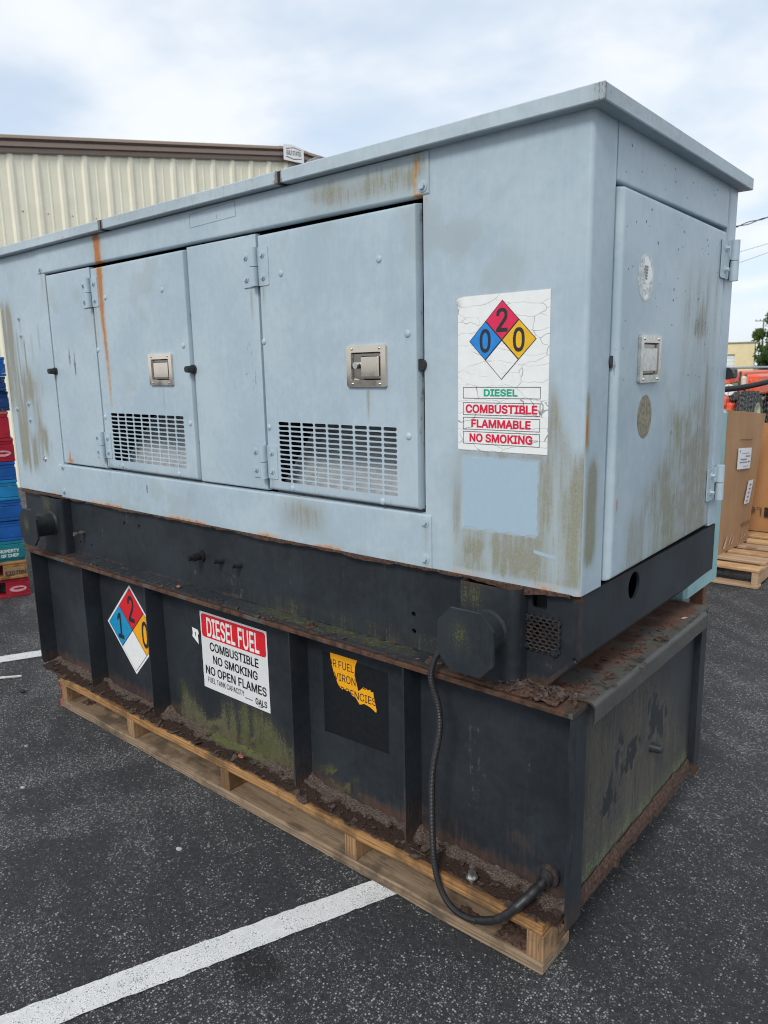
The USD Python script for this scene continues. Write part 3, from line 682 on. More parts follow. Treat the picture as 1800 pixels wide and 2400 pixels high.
gen.part('rubber_bumper', cyl((-.02, .1215, 1.476), (.003, .1215, 1.476), .013, 16), RUBBER)
gen.part('rubber_bumper', cat_([cbox(-.016, .016, 1.010, 1.066, 1.418, 1.450, .005), cyl((0, 1.0, 1.434), (0, 1.02, 1.434), .019, 14)]), RUBBER)

# --- roof
for x0, x1 in ((L0 - .035, -1.849), (-1.837, -.911), (-.899, .034)):
    gen.part('roof_cap', cbox(x0, x1, -.032, 1.0270, ZC0, ZC1, .0022, .02), CAPM, wear=W_cap)
for xs in (-1.843, -.905):
    gen.part('roof_joint', cat_([bx(xs - .005, xs + .005, -.029, 1.02, ZC0 - .002, ZC1 - .002), cbox(xs - .022, xs + .040, .0, 1.0, ZC1 - .001, ZC1 + .010, .003)]), GASKET)
hood = []
th = np.linspace(PI, .05 * PI, 14)
prof = [(-1.045 + .085 * math.cos(a), 2.045 + .075 * math.sin(a)) for a in th]
P = np.array([[(x, y, z) for y in (.25, .30, .42, .47)] for x, z in prof])
gen.part('exhaust_hood', cat_([gridmesh(P), gridmesh(P + np.array([.004, 0, -.004])), bx(-1.115, -1.105, .27, .45, ZC1, 2.06), bx(-.975, -.965, .27, .45, ZC1, 2.06)]), plain('white_hood', (.80, .78, .78), .5, 0, .05), smooth=60, label='white curved hood on the roof')

# --- skid base
def W_skid(p):
    x, y, z = p.T; bl = fbm(p * np.array([7, 7, 7]), 4, 41); st = fbm(np.stack([x * 30 + y * 30, z * 4, x * 0], 1), 4, 43)
    r = .40 * np.exp(-((z - .955) / .010) ** 2) * ss(bl, .4, .6) + .5 * gb(x, z, -.10, .715, .06, .02) + .30 * np.exp(-((z - .712) / .012) ** 2) * ss(bl, .4, .6) + .45 * gb(x, y, -.008, .02, .02, .03) * bl
    gm = .42 * ss(x, -1.35, -1.0) * (1 - ss(z, .74, .80)) * (x < -.3) * (.2 + st) + .55 * (gb(x, z, -.26, .92, .06, .05) + gb(x, z, -2.47, .92, .06, .05)) * (y < 0) * (.4 + st)
    gm += .18 * (y > .1) * st * ss(z, .78, .86)
    d = .30 * ss(st, .55, .7) + .4 * gb(x, z, -.215, .84, .05, .05) * (y < -.03)
    return np.stack([r, gm, d], 1)
webp = Polygon([(-.085, .711), (-.005, .797), (-.005, .952), (-2.785, .952), (-2.785, .797), (-2.70, .711)])
for hx, hz_, hr in ((-.489, .811, .0075), (-.488, .762, .0075), (-2.305, .764, .005), (-2.210, .764, .005), (-.092, .845, .031)): webp = webp.difference(shapely.Point(hx, hz_).buffer(hr, quad_segs=6))
webp = webp.difference(rrect(-.128, -.088, .903, .940, .006))
gen.part('skid_web', plate(webp, .008, 'y', .0135, .03), STEEL, wear=W_skid)
endp = sbox(.022, .797, W - .01, .950).difference(affinity.scale(shapely.Point(.331, .902).buffer(1, quad_segs=10), .037, .037))
gen.part('skid_end_plate', cat_([plate(endp, .008, 'x', -.005, .03), cbox(-.013, -.004, .013, .034, .797, .952, .003, .02)]), STEEL, wear=W_skid)
ch = np.array([(-.007, .797), (-.088, .711)])
gen.part('skid_nose_plate', cat_([M([(a, y, b) for a, b in ch for y in (.0, W - .02)] + [(a - .006, y, b + .006) for a, b in ch for y in (.0, W - .02)], [(0, 1, 3, 2), (4, 6, 7, 5), (0, 2, 6, 4), (1, 5, 7, 3)]), cyl((-.006, .0, .798), (-.087, .0, .711), .004, 8)]), STEEL, wear=W_skid)
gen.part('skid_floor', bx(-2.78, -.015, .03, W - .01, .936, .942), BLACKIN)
def flange_strip(x0, x1, y0, y1, z, th, amp, seed):
    X = lin(x0, x1, .008); Y = np.linspace(y0, y1, 7); A, B = np.meshgrid(X, Y, indexing='ij')
    e = (fbm(np.stack([X * 40, X * 0 + seed, X * 0], 1), 4, seed) - .5) * amp
    B = B + e[:, None] * np.linspace(1, 0, 7)[None]
    n = (fbm(np.stack([A * 60, B * 60, A * 0 + seed], -1), 3, seed) - .5) * .006
    top = gridmesh(np.stack([A, B, z + th + n], -1)); fr = gridmesh(np.stack([np.stack([X, X]).T, np.stack([B[:, 0], B[:, 0]]).T, np.stack([z + th + n[:, 0], np.full(len(X), z)]).T], -1))
    return cat_([top, fr])
def W_flange(p):
    x, y, z = p.T; bl = fbm(p * 16, 4, 51)
    edge = ss(-y, .038, .056)
    r = .40 * edge * (bl + .2) + .55 * ss(x, -.42, -.3) * (.4 + bl * .7) + .45 * (1 - ss(x, -2.3, -2.1)) * bl
    gm = (.25 + .5 * bl) * (1 - edge) * ss(x, -1.4, -.95) * (1 - ss(x, -.5, -.4)) + .25 * bl * (x < -1.4)
    return np.stack([r, gm, .35 * ss(bl, .5, .6) * (x < -1.2)], 1)
gen.part('skid_flange', flange_strip(-2.70, -.084, -.057, .014, .7025, .008, .010, 5), STEEL, wear=W_flange)
# scaly rust lip below the cladding
X = lin(-2.785, -.02, .007); n1 = fbm(np.stack([X * 30, X * 0, X * 0], 1), 4, 61); n2 = fbm(np.stack([X * 7, X * 0 + 4, X * 0], 1), 3, 63)
thick = .002 + .007 * n1 + .012 * np.maximum(0, n2 - .55) * 2 + .006 * gb(X, X * 0, -.16, 0, .1, 1) + .006 * gb(X, X * 0, -1.06, 0, .1, 1)
lipP = np.stack([np.stack([X] * 4, 1), np.stack([X * 0 + .012, -.004 - .006 * n1, -.004 - .006 * n1, X * 0 + .012], 1), np.stack([X * 0 + .9565, X * 0 + .9555, .9555 - thick, .953 - thick], 1)], -1)
lm = gridmesh(lipP); gen.part('rust_lip', lm, WELD, label='flaking rust along the bottom of the cladding')
# heaps of scale at the near corner
def heap(x0, x1, y0, y1, z, hfun, seed, res=.006, jag=.012):
    X, Y = lin(x0, x1, res), lin(y0, y1, res); A, B = np.meshgrid(X, Y, indexing='ij')
    f_ = fbm(np.stack([A * 70, B * 70, A * 0 + seed], -1), 4, seed)
    m_ = np.minimum(np.minimum((A - x0), (x1 - A)) / .03, np.minimum((B - y0), (y1 - B)) / .02); m_ = np.clip(m_ + (f_ - .5) * 1.2, 0, 1)
    Z = z + hfun(A, B) * m_ * (.5 + f_) + (f_ - .5) * jag * m_ - .004 * (m_ <= 0)
    return gridmesh(np.stack([A, B, Z], -1))
gen.part('rust_scale', heap(-.22, -.02, -.062, .03, .711, lambda a, b: .010 * np.exp(-((a + .10) / .05) ** 2), 71, .006, .006), WELD, label='heap of rust scale by the near corner')

def W_steel0(p): bl = fbm(p * 14, 4, 81); return np.stack([.3 * (bl > .6), .35 * bl, .1 * bl], 1)
for cx in (-.2205, -2.44):
    prof = [(cx - .080, .0135), (cx - .080, -.036), (cx - .076, -.040), (cx + .060, -.040)] + [(cx + .060 + .022 * math.sin(a), -.018 - .022 * math.cos(a)) for a in np.linspace(0, PI / 2, 6)] + [(cx + .082, .0135)]
    col = gen.part('lifting_post', profile_z(prof, .711, .953, .02), STEEL, smooth=50, wear=W_skid)
    c = (cx + .005, .84)
    gen.part('lifting_tube', cat_([cyl((c[0], -.03, c[1]), (c[0], -.136, c[1]), .049, 28), cyl((c[0], -.038, c[1]), (c[0], -.048, c[1]), .055, 28, .049)]), STEEL, parent=col, smooth=40, wear=W_steel0)
    o, k = .078, .037
    octp = Polygon([(c[0] - o, c[1] - o + k), (c[0] - o + k, c[1] - o), (c[0] + o - k, c[1] - o), (c[0] + o, c[1] - o + k), (c[0] + o, c[1] + o - k), (c[0] + o - k, c[1] + o), (c[0] - o + k, c[1] + o), (c[0] - o, c[1] + o - k)])
    gen.part('end_plate', plate(octp, .008, 'y', -.143, .012), STEEL, parent=col, wear=lambda p: np.stack([.05 * p[:, 0] * 0, .50 * gb(p[:, 0], p[:, 2], c[0] - .015, c[1] + .012, .035, .05), .0 * p[:, 0]], 1), label='octagonal end plate')
# expanded-metal guard
ms = []
x0, x1, z0, z1 = -.144, -.046, .800, .888
for i in range(6):
    for s_ in (0, 1):
        sp = (x1 - x0) / 6; pts = []
        for j in range(11):
            d_ = sp * .36 if (j + s_) % 2 else -sp * .36
            for e_ in (-.28, .28): pts.append((x0 + sp * (i + .5 + (.5 if s_ else 0)) + (sp * .02 if s_ else 0) + d_ - (sp * .5 if s_ else 0) * 0, .0065 - .0022 * (j % 2), z0 + (z1 - z0) * (j + e_) / 10))
        pts = [p for p in pts if p[0] < x1 + .006]
        if len(pts) > 4: ms.append(tube(pts, .0019, 5))
grd = gen.part('mesh_guard', cat_(ms), STEEL, wear=lambda p: np.tile([.25, .2, .1], (len(p), 1)))
for bxx, bz in ((-.133, .876), (-.058, .872), (-.136, .808), (-.062, .803)): gen.part('bolt', bolt((bxx, .005, bz), 'y', .005, .005), STEEL, parent=grd, wear=lambda p: p * 0 + .1)
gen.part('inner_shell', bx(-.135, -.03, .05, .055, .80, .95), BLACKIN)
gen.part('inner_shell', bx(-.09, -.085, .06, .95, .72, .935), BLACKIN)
gen.part('drain_fitting', cat_([cyl((-1.437, .015, .834), (-1.437, -.030, .834), .014, 16), cyl((-1.437, .012, .834), (-1.437, .004, .834), .021, 16), cyl((-1.437, -.028, .834), (-1.437, -.048, .834), .009, 12)]), RUBBER, smooth=40)
for fx in (-1.325, -1.228):
    gen.part('drain_fitting', cat_([cyl((fx, .014, .836), (fx, -.008, .836), .016, 16, .010), cyl((fx, -.006, .836), (fx, -.024, .836), .0085, 14), cyl((fx, -.0235, .836), (fx, -.0245, .836), .005, 10)]), STEEL, smooth=40, wear=lambda p: p * 0)
gen.part('drain_fitting', cat_([cyl((-2.262, .014, .812), (-2.262, -.03, .812), .006, 10), cyl((-2.262, .004, .812), (-2.262, -.006, .812), .010, 6), cyl((-2.262, -.022, .812), (-2.262, -.034, .812), .009, 6)]), STEEL, wear=lambda p: np.tile([0, .5, .6], (len(p), 1)))
for bxx, bz in ((-1.936, .895), (-1.832, .895)): gen.part('bolt', bolt((bxx, .0135, bz), 'y', .006, .006, False), STEEL, wear=lambda p: p * 0)
for bxx in (-.852, -.394): gen.part('bolt', bolt((bxx, -.030, .711), 'z', .012, .011), WELD)

# --- fuel tank
TX0, TX1, TY0, TY1, TZ0, TZ1 = -2.645, .0205, -.0640, .9040, .150, .700
def W_tank(p):
    x, y, z = p.T
    bl = fbm(np.stack([x * 8, z * 8, x * 0 + 1], 1), 4, 91); st = fbm(np.stack([x * 40, z * 4, x * 0], 1), 4, 93); fl = fbm(np.stack([x * 45, z * 45, x * 0], 1), 3, 95)
    gm = np.zeros(len(p)); r = np.zeros(len(p))
    bay3 = ss(x, -1.70, -1.60) * (1 - ss(x, -.97, -.93))
    gm = np.maximum(gm, bay3 * (1 - ss(z + .12 * (bl - .5) - .05 * np.sin(x * 14), .22, .40)) * (.22 + .85 * st))
    gm = np.maximum(gm, 1.0 * ss(fl, .52, .62) * bay3 * (1 - ss(z + .12 * (bl - .5), .20, .27)))
    gm = np.maximum(gm, .9 * ss(fl, .52, .62) * gb(x, z, -.79, .20, .10, .06)); gm = np.maximum(gm, .3 * (x < -2.0) * (1 - ss(z, .2, .3)) * st)
    edge = 1 - ss(z + .06 * (bl - .5), .165, .24)
    r = np.maximum(r, edge * (.10 + .55 * bl) * np.where(bay3 > .5, .6, 1)); r = np.maximum(r, .34 * gb(x, z, -.38, .225, .09, .06) * (bl + .35)); r = np.maximum(r, .32 * gb(x, z, -.15, .265, .06, .045) * (bl + .3))
    r = np.maximum(r, .42 * gb(x, z, -.49, .22, .035, .10) * (bl + .4)); r = np.maximum(r, .40 * gb(x, z, -.94, .23, .04, .08) * (bl + .3))
    d = .16 * ss(st, .55, .7) + .25 * gb(x, z, -.25, .45, .18, .15) * st
    return np.stack([r, gm, d], 1)
def W_tankend(p):
    x, y, z = p.T
    bl = fbm(np.stack([y * 8, z * 8, y * 0 + 1], 1), 4, 101); st = fbm(np.stack([y * 45, z * 4, y * 0], 1), 4, 103); fl = fbm(np.stack([y * 55, z * 18, y * 0 + 7], 1), 4, 105); f2 = fbm(np.stack([y * 70, z * 30, y * 0 + 3], 1), 3, 107)
    gm = (.42 + .45 * st) * (1 - ss(y + (z - .45) * .9, .55, .86)) * (1 - .6 * ss(z, .58, .68)); gm = np.maximum(gm, .5 * gb(y, z, .60, .5, .02, .2) + .35 * gb(y, z, .66, .55, .02, .15))
    peel = np.maximum.reduce([gb(y, z, .262, .43, .035, .075), gb(y, z, .215, .35, .05, .05), gb(y, z, .50, .47, .045, .06), gb(y, z, .57, .42, .05, .05), gb(y, z, .36, .41, .06, .04)])
    d = np.where((fl > .53) & (peel > .25), 1.0, 0.0) + .9 * (peel > .75) * (f2 > .42)
    gm = np.where(d > .5, gm * .25, gm)
    edge = 1 - ss(z + .035 * (bl - .5), .168, .20); r = edge * (.6 + .5 * bl); gm = gm * (1 - .8 * edge)
    return np.stack([r, gm, d], 1)
def W_tanktop(p):
    x, y, z = p.T; bl = fbm(np.stack([x * 11, y * 7, z * 0 + 1], 1), 4, 111); f2 = fbm(np.stack([x * 40, y * 28, z * 0 + 1], 1), 4, 113); f3 = fbm(np.stack([x * 60, y * 18, z * 0 + 9], 1), 4, 115)
    inner = 1 - ss(x, -.03, .035)
    r = ss(bl * .6 + inner * .35 + (f2 - .5) * .5, .40, .66) * (.40 + .8 * f2) * (.25 + .75 * inner); r = np.maximum(r, .7 * gb(x, y, -.08, -.01, .11, .06) * (.5 + f2))
    gm = .25 + .45 * f3; d = .95 * ss(f3, .54, .62) * ss(bl, .38, .5) * (1 - ss(y, .35, .6)) + .5 * ss(f3, .58, .64)
    lipm = ss(x, .030, .036); r = r * (1 - .75 * lipm); d = d * (1 - .8 * lipm); gm = gm * (1 - .35 * lipm)
    return np.stack([r, gm, d], 1)
fw_ = sheet('y', TX0, TX1 - .02, TZ0 - .01, TZ1 - .012, .0166, .006, .002, .014)
gen.part('tank_wall', fw_, STEEL, smooth=40, wear=W_tank)
gen.part('tank_wall', sheet('x', .015, .852, TZ0 - .012, TZ1 - .012, .0, .01, .002, .0065), TANKEND, wear=W_tankend, label='peeling end wall of the tank')
gen.part('tank_wall', bx(TX0 + .01, -.02, .88, .89, TZ0, TZ1 - .02), STEEL)
gen.part('tank_wall', bx(TX0, TX0 + .006, .02, .89, TZ0, TZ1 - .012), STEEL)
ribsx = (-2.184, -1.716, -.9215, -.472)
for x in ribsx + (TX0 + .003,):
    rp = Polygon([(-.0575, TZ1 - .012), (.016, TZ1 - .012), (.016, TZ0), (-.050, TZ0), (-.0575, TZ0 + .02)])
    gen.part('stiffener_rib', plate(rp, .006, 'x', x + .003, .02), STEEL, wear=W_tank)
def wob(v): 
    v = v.copy(); k = ss(v[:, 2], .18, .3) * (1 - ss(v[:, 2], .6, .68)); v[:, 0] += .004 * np.sin(v[:, 2] * 17) * k * (v[:, 1] < -.04); return v
cpost = gen.part('corner_post', cat_([plate(sbox(-.0595, TZ0 - .012, .016, TZ1 - .012), .006, 'x', .0205, .02)]), STEEL, wear=lambda p: W_tank(p) * np.array([.8, .3, .3]), deform=wob)
gen.part('corner_post', cat_([plate(sbox(.851, TZ0 - .03, .9035, TZ1 - .012), .006, 'x', .0205, .02), subdiv(bx(-.03, .018, .848, .852, TZ0, TZ1 - .012), .04)]), STEEL, wear=lambda p: np.stack([.8 * (1 - ss(p[:, 2], .135, .175)), .1 + p[:, 0] * 0, 0 * p[:, 0]], 1))
gen.part('tank_top', sheet('z', TX0, TX1 + .0025, TY0, TY1, TZ1, .012, .002, .016), TANKTOP, smooth=40, wear=W_tanktop)
# folded drip lip over the end wall
lp = [(-.25, .7045), (.030, .7045)] + [(.030 + .012 * math.sin(a), .6925 + .012 * math.cos(a)) for a in np.linspace(.2, PI / 2, 5)] + [(.042, .655)]
Y = lin(.008, .826, .016); P = np.array([[(a, y, b) for y in Y] for a, b in np.array([np.interp(np.linspace(0, len(lp) - 1, 34), np.arange(len(lp)), np.array(lp)[:, k]) for k in (0, 1)]).T])
P[..., 0] += .002 * np.where(P[..., 2] < .69, (fbm(np.stack([P[..., 1] * 12, P[..., 1] * 0, P[..., 1] * 0], -1), 3, 121) - .5), 0)
P2 = P.copy(); P2[..., 2] -= .003; P2[..., 0] -= .003
gen.part('drip_lip', cat_([gridmesh(P), gridmesh(P2)]), TANKTOP, smooth=60, wear=W_tanktop)
gen.part('tank_bung', cat_([cyl((-.002, .505, .372), (.030, .505, .372), .016, 14, .012), dome_rivet((.029, .505, .372), .012, 'x', .6)]), STEEL, smooth=40, wear=lambda p: np.tile([0, .2, .2], (len(p), 1)))
# bottom plate and rubble lying on it
def W_rub(p): return np.stack([ss(-p[:, 1] + .06 * (fbm(p * np.array([22, 22, 0]), 3, 133) - .5), .005, .05) * 1.0, .8 * gb(p[:, 0], p[:, 1], -1.3, .0, .35, .04), p[:, 0] * 0], 1)
gen.part('bottom_plate', cat_([flange_strip(TX0 + .02, .004, -.070, .03, .1425, .005, .020, 9), bx(TX0, .0, .03, .89, .141, .148), bx(-.02, .012, .0, .86, .139, .151)]), WELD)
Xs = lin(TX0 + .03, .0, .006); Ys = lin(-.071, .0155, .0055); A, B = np.meshgrid(Xs, Ys, indexing='ij')
f1 = fbm(np.stack([A * 55, B * 55, A * 0], -1), 4, 141); f2 = fbm(np.stack([A * 9, B * 9, A * 0 + 5], -1), 3, 143); f3 = fbm(np.stack([A * 130, B * 130, A * 0], -1), 2, 145)
ribd = np.min(np.abs(A[..., None] - np.array(ribsx + (TX0, .02))), -1)
H = (B + .071) / .087 * (.004 + .014 * f2 + .024 * np.exp(-(ribd / .035) ** 2)) * (.5 + .9 * f1) + .004 * (f3 - .4) + .002
Bj = B + (f1 - .5) * .022 * (1 - (B + .071) / .087)
rb = gridmesh(np.stack([A, Bj, .1465 + H], -1))
gen.part('rust_rubble', rb, RUBBLE, wear=W_rub, kind='stuff', label='crumbled rust and grit along the tank foot')
Yk = lin(-.03, .90, .007); nk = fbm(np.stack([Yk * 35, Yk * 0, Yk * 0], 1), 4, 151)
kp = np.stack([np.stack([.003 + .002 * nk, .006 + .016 * nk, .004 + .018 * nk, -.02 + 0 * nk], 1), np.stack([Yk] * 4, 1), np.stack([.178 + .02 * nk, .165 + 0 * nk, .150 - .022 * nk, .132 - .012 * nk], 1)], -1)
gen.part('rust_scale', gridmesh(kp), WELD, label='scaly rusted foot of the tank end')
def flakes(n, pos_fn, seed, size=(.006, .022), tilt=.35, th=.0014):
    rg = np.random.default_rng(seed); out = []
    for k in range(n):
        c = np.array(pos_fn(rg), float); r_ = size[0] + (size[1] - size[0]) * rg.random() ** 2; m_ = rg.integers(5, 9)
        a = np.sort(rg.random(m_)) * 2 * PI; rad = r_ * (.55 + .6 * rg.random(m_)); ring = np.stack([np.cos(a) * rad, np.sin(a) * rad * .75, .12 * rad * rg.normal(size=m_)], 1)
        v = np.vstack([ring, ring - [0, 0, th], [[0, 0, .0008]], [[0, 0, -th]]]); f = []
        for i in range(m_):
            j = (i + 1) % m_; f += [(i, j, 2 * m_), (m_ + j, m_ + i, 2 * m_ + 1), (i, m_ + i, j), (j, m_ + i, m_ + j)]
        R_ = trimesh.transformations.euler_matrix(tilt * rg.normal(), tilt * rg.normal(), rg.random() * 6.28)[:3, :3]
        out.append(M(v @ R_.T + c, f))
    return cat_(out)
FLAKE = plain('dark_rust_flake', (.058, .040, .031), .9, 0, .7, 1.0, 70.0)
def p_foot(rg):
    x = TX0 + .05 + (2.55) * rg.random(); y = -.076 + .06 * rg.random() ** 1.6; return (x, y, .1515 + (y + .076) * .16 + .003 * rg.random())
gen.part('rust_flakes', flakes(150, p_foot, 301, (.004, .026), .22), FLAKE, kind='stuff', label='loose rust flakes along the foot of the tank')
gen.part('rust_flakes', flakes(140, lambda rg: (-.10 + .05 * rg.normal(), -.020 + .018 * rg.normal(), .714 + .010 * rg.random()), 302, (.006, .020), .5), FLAKE, kind='stuff', label='flaked rust at the near corner of the skid')
gen.part('rust_flakes', flakes(130, lambda rg: (-.02 + .03 * rg.normal(), .02 + .62 * rg.random() ** 1.3, .7058 + .002 * rg.random()), 303, (.004, .016), .06, .0005), WELD, kind='stuff', label='peeling rust scabs on the tank top')
gen.part('rust_flakes', flakes(90, lambda rg: (-2.55 + 2.3 * rg.random(), -.046 + .012 * rg.normal(), .7125), 304, (.004, .014), .2, .001), FLAKE, kind='stuff', label='rust flakes along the skid ledge')
# --- conduit from the skid to the tank sender
path = spline([(-.336, -.062, .775), (-.350, -.085, .735), (-.352, -.090, .69), (-.338, -.088, .645), (-.332, -.084, .557), (-.354, -.082, .451), (-.360, -.082, .349), (-.354, -.086, .214), (-.326, -.097, .122), (-.285, -.102, .082), (-.232, -.100, .072), (-.192, -.094, .082)], 840)
rad = .0080 + .0008 * (np.arange(840) % 4 < 2)
cd = gen.part('conduit', tube(path, rad, 12), RUBBER, smooth=False)
p2 = spline([(-.206, -.096, .0775), (-.170, -.099, .096), (-.128, -.098, .130), (-.100, -.086, .163), (-.078, -.048, .190), (-.066, -.010, .206)], 60)
gen.part('conduit_sleeve', tube(p2, .0098 + .0012 * np.abs(np.sin(np.arange(60) * .41)) + .0020 * (np.arange(60) > 34), 14), RUBBER, parent=cd, smooth=60)
gen.part('sender_boss', cat_([cyl((-.064, .0166, .214), (-.064, .004, .214), .030, 20), cyl((-.064, .004, .214), (-.066, -.014, .208), .018, 16)]), STEEL, wear=lambda p: np.tile([.22, .1, .25], (len(p), 1)))

# ------------------------------------------------------------------ notices on the generator
def layer(parent, name, poly, plane, at, mat, th=.0004, deform=None): return gen.part(name, plate(poly, th, plane, at), mat, parent=parent, deform=deform)
def curl(v):
    v = v.copy(); d = np.hypot((v[:, 0] + .331) / .5, v[:, 2] - 1.633); k = np.clip(1 - d / .035, 0, 1); v[:, 1] -= .012 * k ** 2; v[:, 2] -= .006 * k ** 2; return v
nt = gen.part('warning_notice', subdiv(plate(sbox(-.331, 1.272, -.0885, 1.633), .0008, 'y', -.0012), .008), CRACKED, deform=curl, label='white cracked flammable liquid notice')
def diamond(parent, cx, cz, hw, hh, at, cols, nums, nh, border, dw, white=None):
    D = lambda a, b, s=1.0: Polygon([(a - hw * s, b), (a, b - hh * s), (a + hw * s, b), (a, b + hh * s)])
    if white is not None: layer(parent, 'white_border', D(cx, cz, 1 + white), 'y', at, WHITE); at -= .0004
    layer(parent, 'black_border', D(cx, cz, 1.0), 'y', at, BLACKP); at -= .0004
    for (ox, oz), col, nm in zip(((0, .5), (-.5, 0), (.5, 0), (0, -.5)), cols, ('red_quadrant', 'blue_quadrant', 'yellow_quadrant', 'white_quadrant')):
        layer(parent, nm, Polygon([(cx + ox * hw + a * (hw * .5 - border), cz + oz * hh + b * (hh * .5 - border * hh / hw)) for a, b in ((-1, 0), (0, -1), (1, 0), (0, 1))]), 'y', at, col)
    at -= .0004
    for (ox, oz), t in zip(((0, .5), (-.5, 0), (.5, 0)), nums):
        layer(parent, 'numeral', text_at(t, cx + ox * hw - dw / 2, cz + oz * hh - nh / 2, nh, dw, True), 'y', at, BLACKP)
diamond(nt, -.2095, 1.5295, .0890, .0895, -.0018, (CRIMSON, BLUE, YELLOW, CRACKED), ('2', '0', '0'), .050, .0022, .030)
for z0, z1, t, tw, mt in ((1.3965, 1.4235, 'DIESEL', .090, GREENP), (1.357, 1.387, 'COMBUSTIBLE', .192, REDTXT), (1.3225, 1.352, 'FLAMMABLE', .160, REDTXT), (1.288, 1.318, 'NO SMOKING', .170, REDTXT)):
    layer(nt, 'text_frame', sbox(-.316, z0, -.108, z1).difference(sbox(-.3148, z0 + .0012, -.1092, z1 - .0012)), 'y', -.0018, BLACKP)
    layer(nt, 'lettering', text_at(t, -.212 - tw / 2, z0 + .0062, z1 - z0 - .0120, tw, True).buffer(.0005), 'y', -.0018, mt)
rag = Polygon([(-.3145 + .002 * math.sin(i * 2.1), 1.078 + .176 * i / 12) for i in range(13)] + [(-.3145 + .2035 * i / 12, 1.2535 + .0015 * math.sin(i * 1.7)) for i in range(1, 13)] + [(-.111 + .0025 * math.sin(i * 2.7), 1.2535 - .172 * i / 12) for i in range(1, 13)] + [(-.111 - .2035 * i / 12, 1.0795 + .004 * math.sin(i * 1.9)) for i in range(1, 12)])
gen.part('clean_patch', plate(rag, .0004, 'y', -.0006), PATCH, label='clean square left by a removed notice')
gen.part('pencil_outline', plate(Polygon([(-1.359, 1.920), (-1.130, 1.925), (-1.130, 1.969), (-1.358, 1.961)]).difference(Polygon([(-1.3575, 1.9212), (-1.1315, 1.9262), (-1.1315, 1.9678), (-1.3566, 1.9598)])).union(sbox(-1.222, 1.930, -1.2206, 1.942)), .0003, 'y', -.0035), LINEINK)
gen.part('adhesive_scrap', plate(Polygon([(-.118, 1.040), (-.064, 1.032), (-.064, 1.040), (-.118, 1.048)]), .0003, 'y', -.0005), PATCH)
# round decals on the end door
def Dend(v): return bend_end(v)
ov = affinity.scale(shapely.Point(.270, 1.668).buffer(1, quad_segs=12), .049, .054)
rough_e = Polygon([(x + .0022 * math.sin(i * 3.7), y + .0022 * math.cos(i * 2.9)) for i, (x, y) in enumerate(ov.exterior.coords[:-1])])
dc = gen.part('worn_decal', plate(rough_e, .0004, 'x', .0020), FOIL, deform=Dend, label='worn round silver decal')
blob = Polygon([(.258, 1.711), (.276, 1.716), (.292, 1.704), (.305, 1.688), (.311, 1.672), (.300, 1.662), (.290, 1.655), (.281, 1.652), (.266, 1.656), (.259, 1.668), (.256, 1.690)])
layer(dc, 'white_remnant', blob, 'x', .0024, WHITE, deform=Dend)
glb = shapely.Point(.273, 1.681).buffer(.018); stripes = []
for k in range(5):
    zz = 1.692 - k * .0066; stripes.append(sbox(.254 + .002 * k, zz - .0022, .280 - .0012 * k, zz + .0016).intersection(glb).buffer(.0008))
layer(dc, 'striped_globe', shapely.union_all(stripes), 'x', .0028, plain('worn_grey_print', (.20, .21, .22), .5), deform=Dend)
layer(dc, 'white_remnant', shapely.union_all([text_at('at', .258, 1.640, .014, .018, True), Polygon([(.278, 1.648), (.290, 1.655), (.289, 1.640)]), Polygon([(.255, 1.628), (.268, 1.616), (.285, 1.622), (.292, 1.634), (.280, 1.630), (.266, 1.626)])]), 'x', .0024, WHITE, deform=Dend)
gen.part('decal_stain', plate(affinity.scale(shapely.Point(.302, 1.342).buffer(1, quad_segs=12), .048, .053), .0003, 'x', .0019), STAIN, deform=Dend, label='round grimy print of a lost decal')
rc2 = np.random.default_rng(21); chips = []
for k in range(64):
    cy_, cz_ = .14 + .76 * rc2.random(), 1.42 + .55 * rc2.random() ** .8; rr_ = .0010 + .0016 * rc2.random() ** 2
    if 1.835 < cz_ < 1.875 or abs(cy_ - .27) < .06 and abs(cz_ - 1.667) < .065 or .23 < cy_ < .39 and 1.41 < cz_ < 1.55: continue
    e_ = affinity.rotate(affinity.scale(shapely.Point(cy_, cz_).buffer(1, quad_segs=2), rr_, rr_ * (1 + rc2.random())), 60 * rc2.random())
    q_ = plate(e_, .0003, 'x', .0019 if cz_ < 1.85 else .0009)
    if cz_ < 1.85: q_.vertices = bend_end(q_.vertices)
    chips.append(q_)
gen.part('paint_chips', cat_(chips), BLACKP, kind='stuff', label='small chips through the paint of the end')
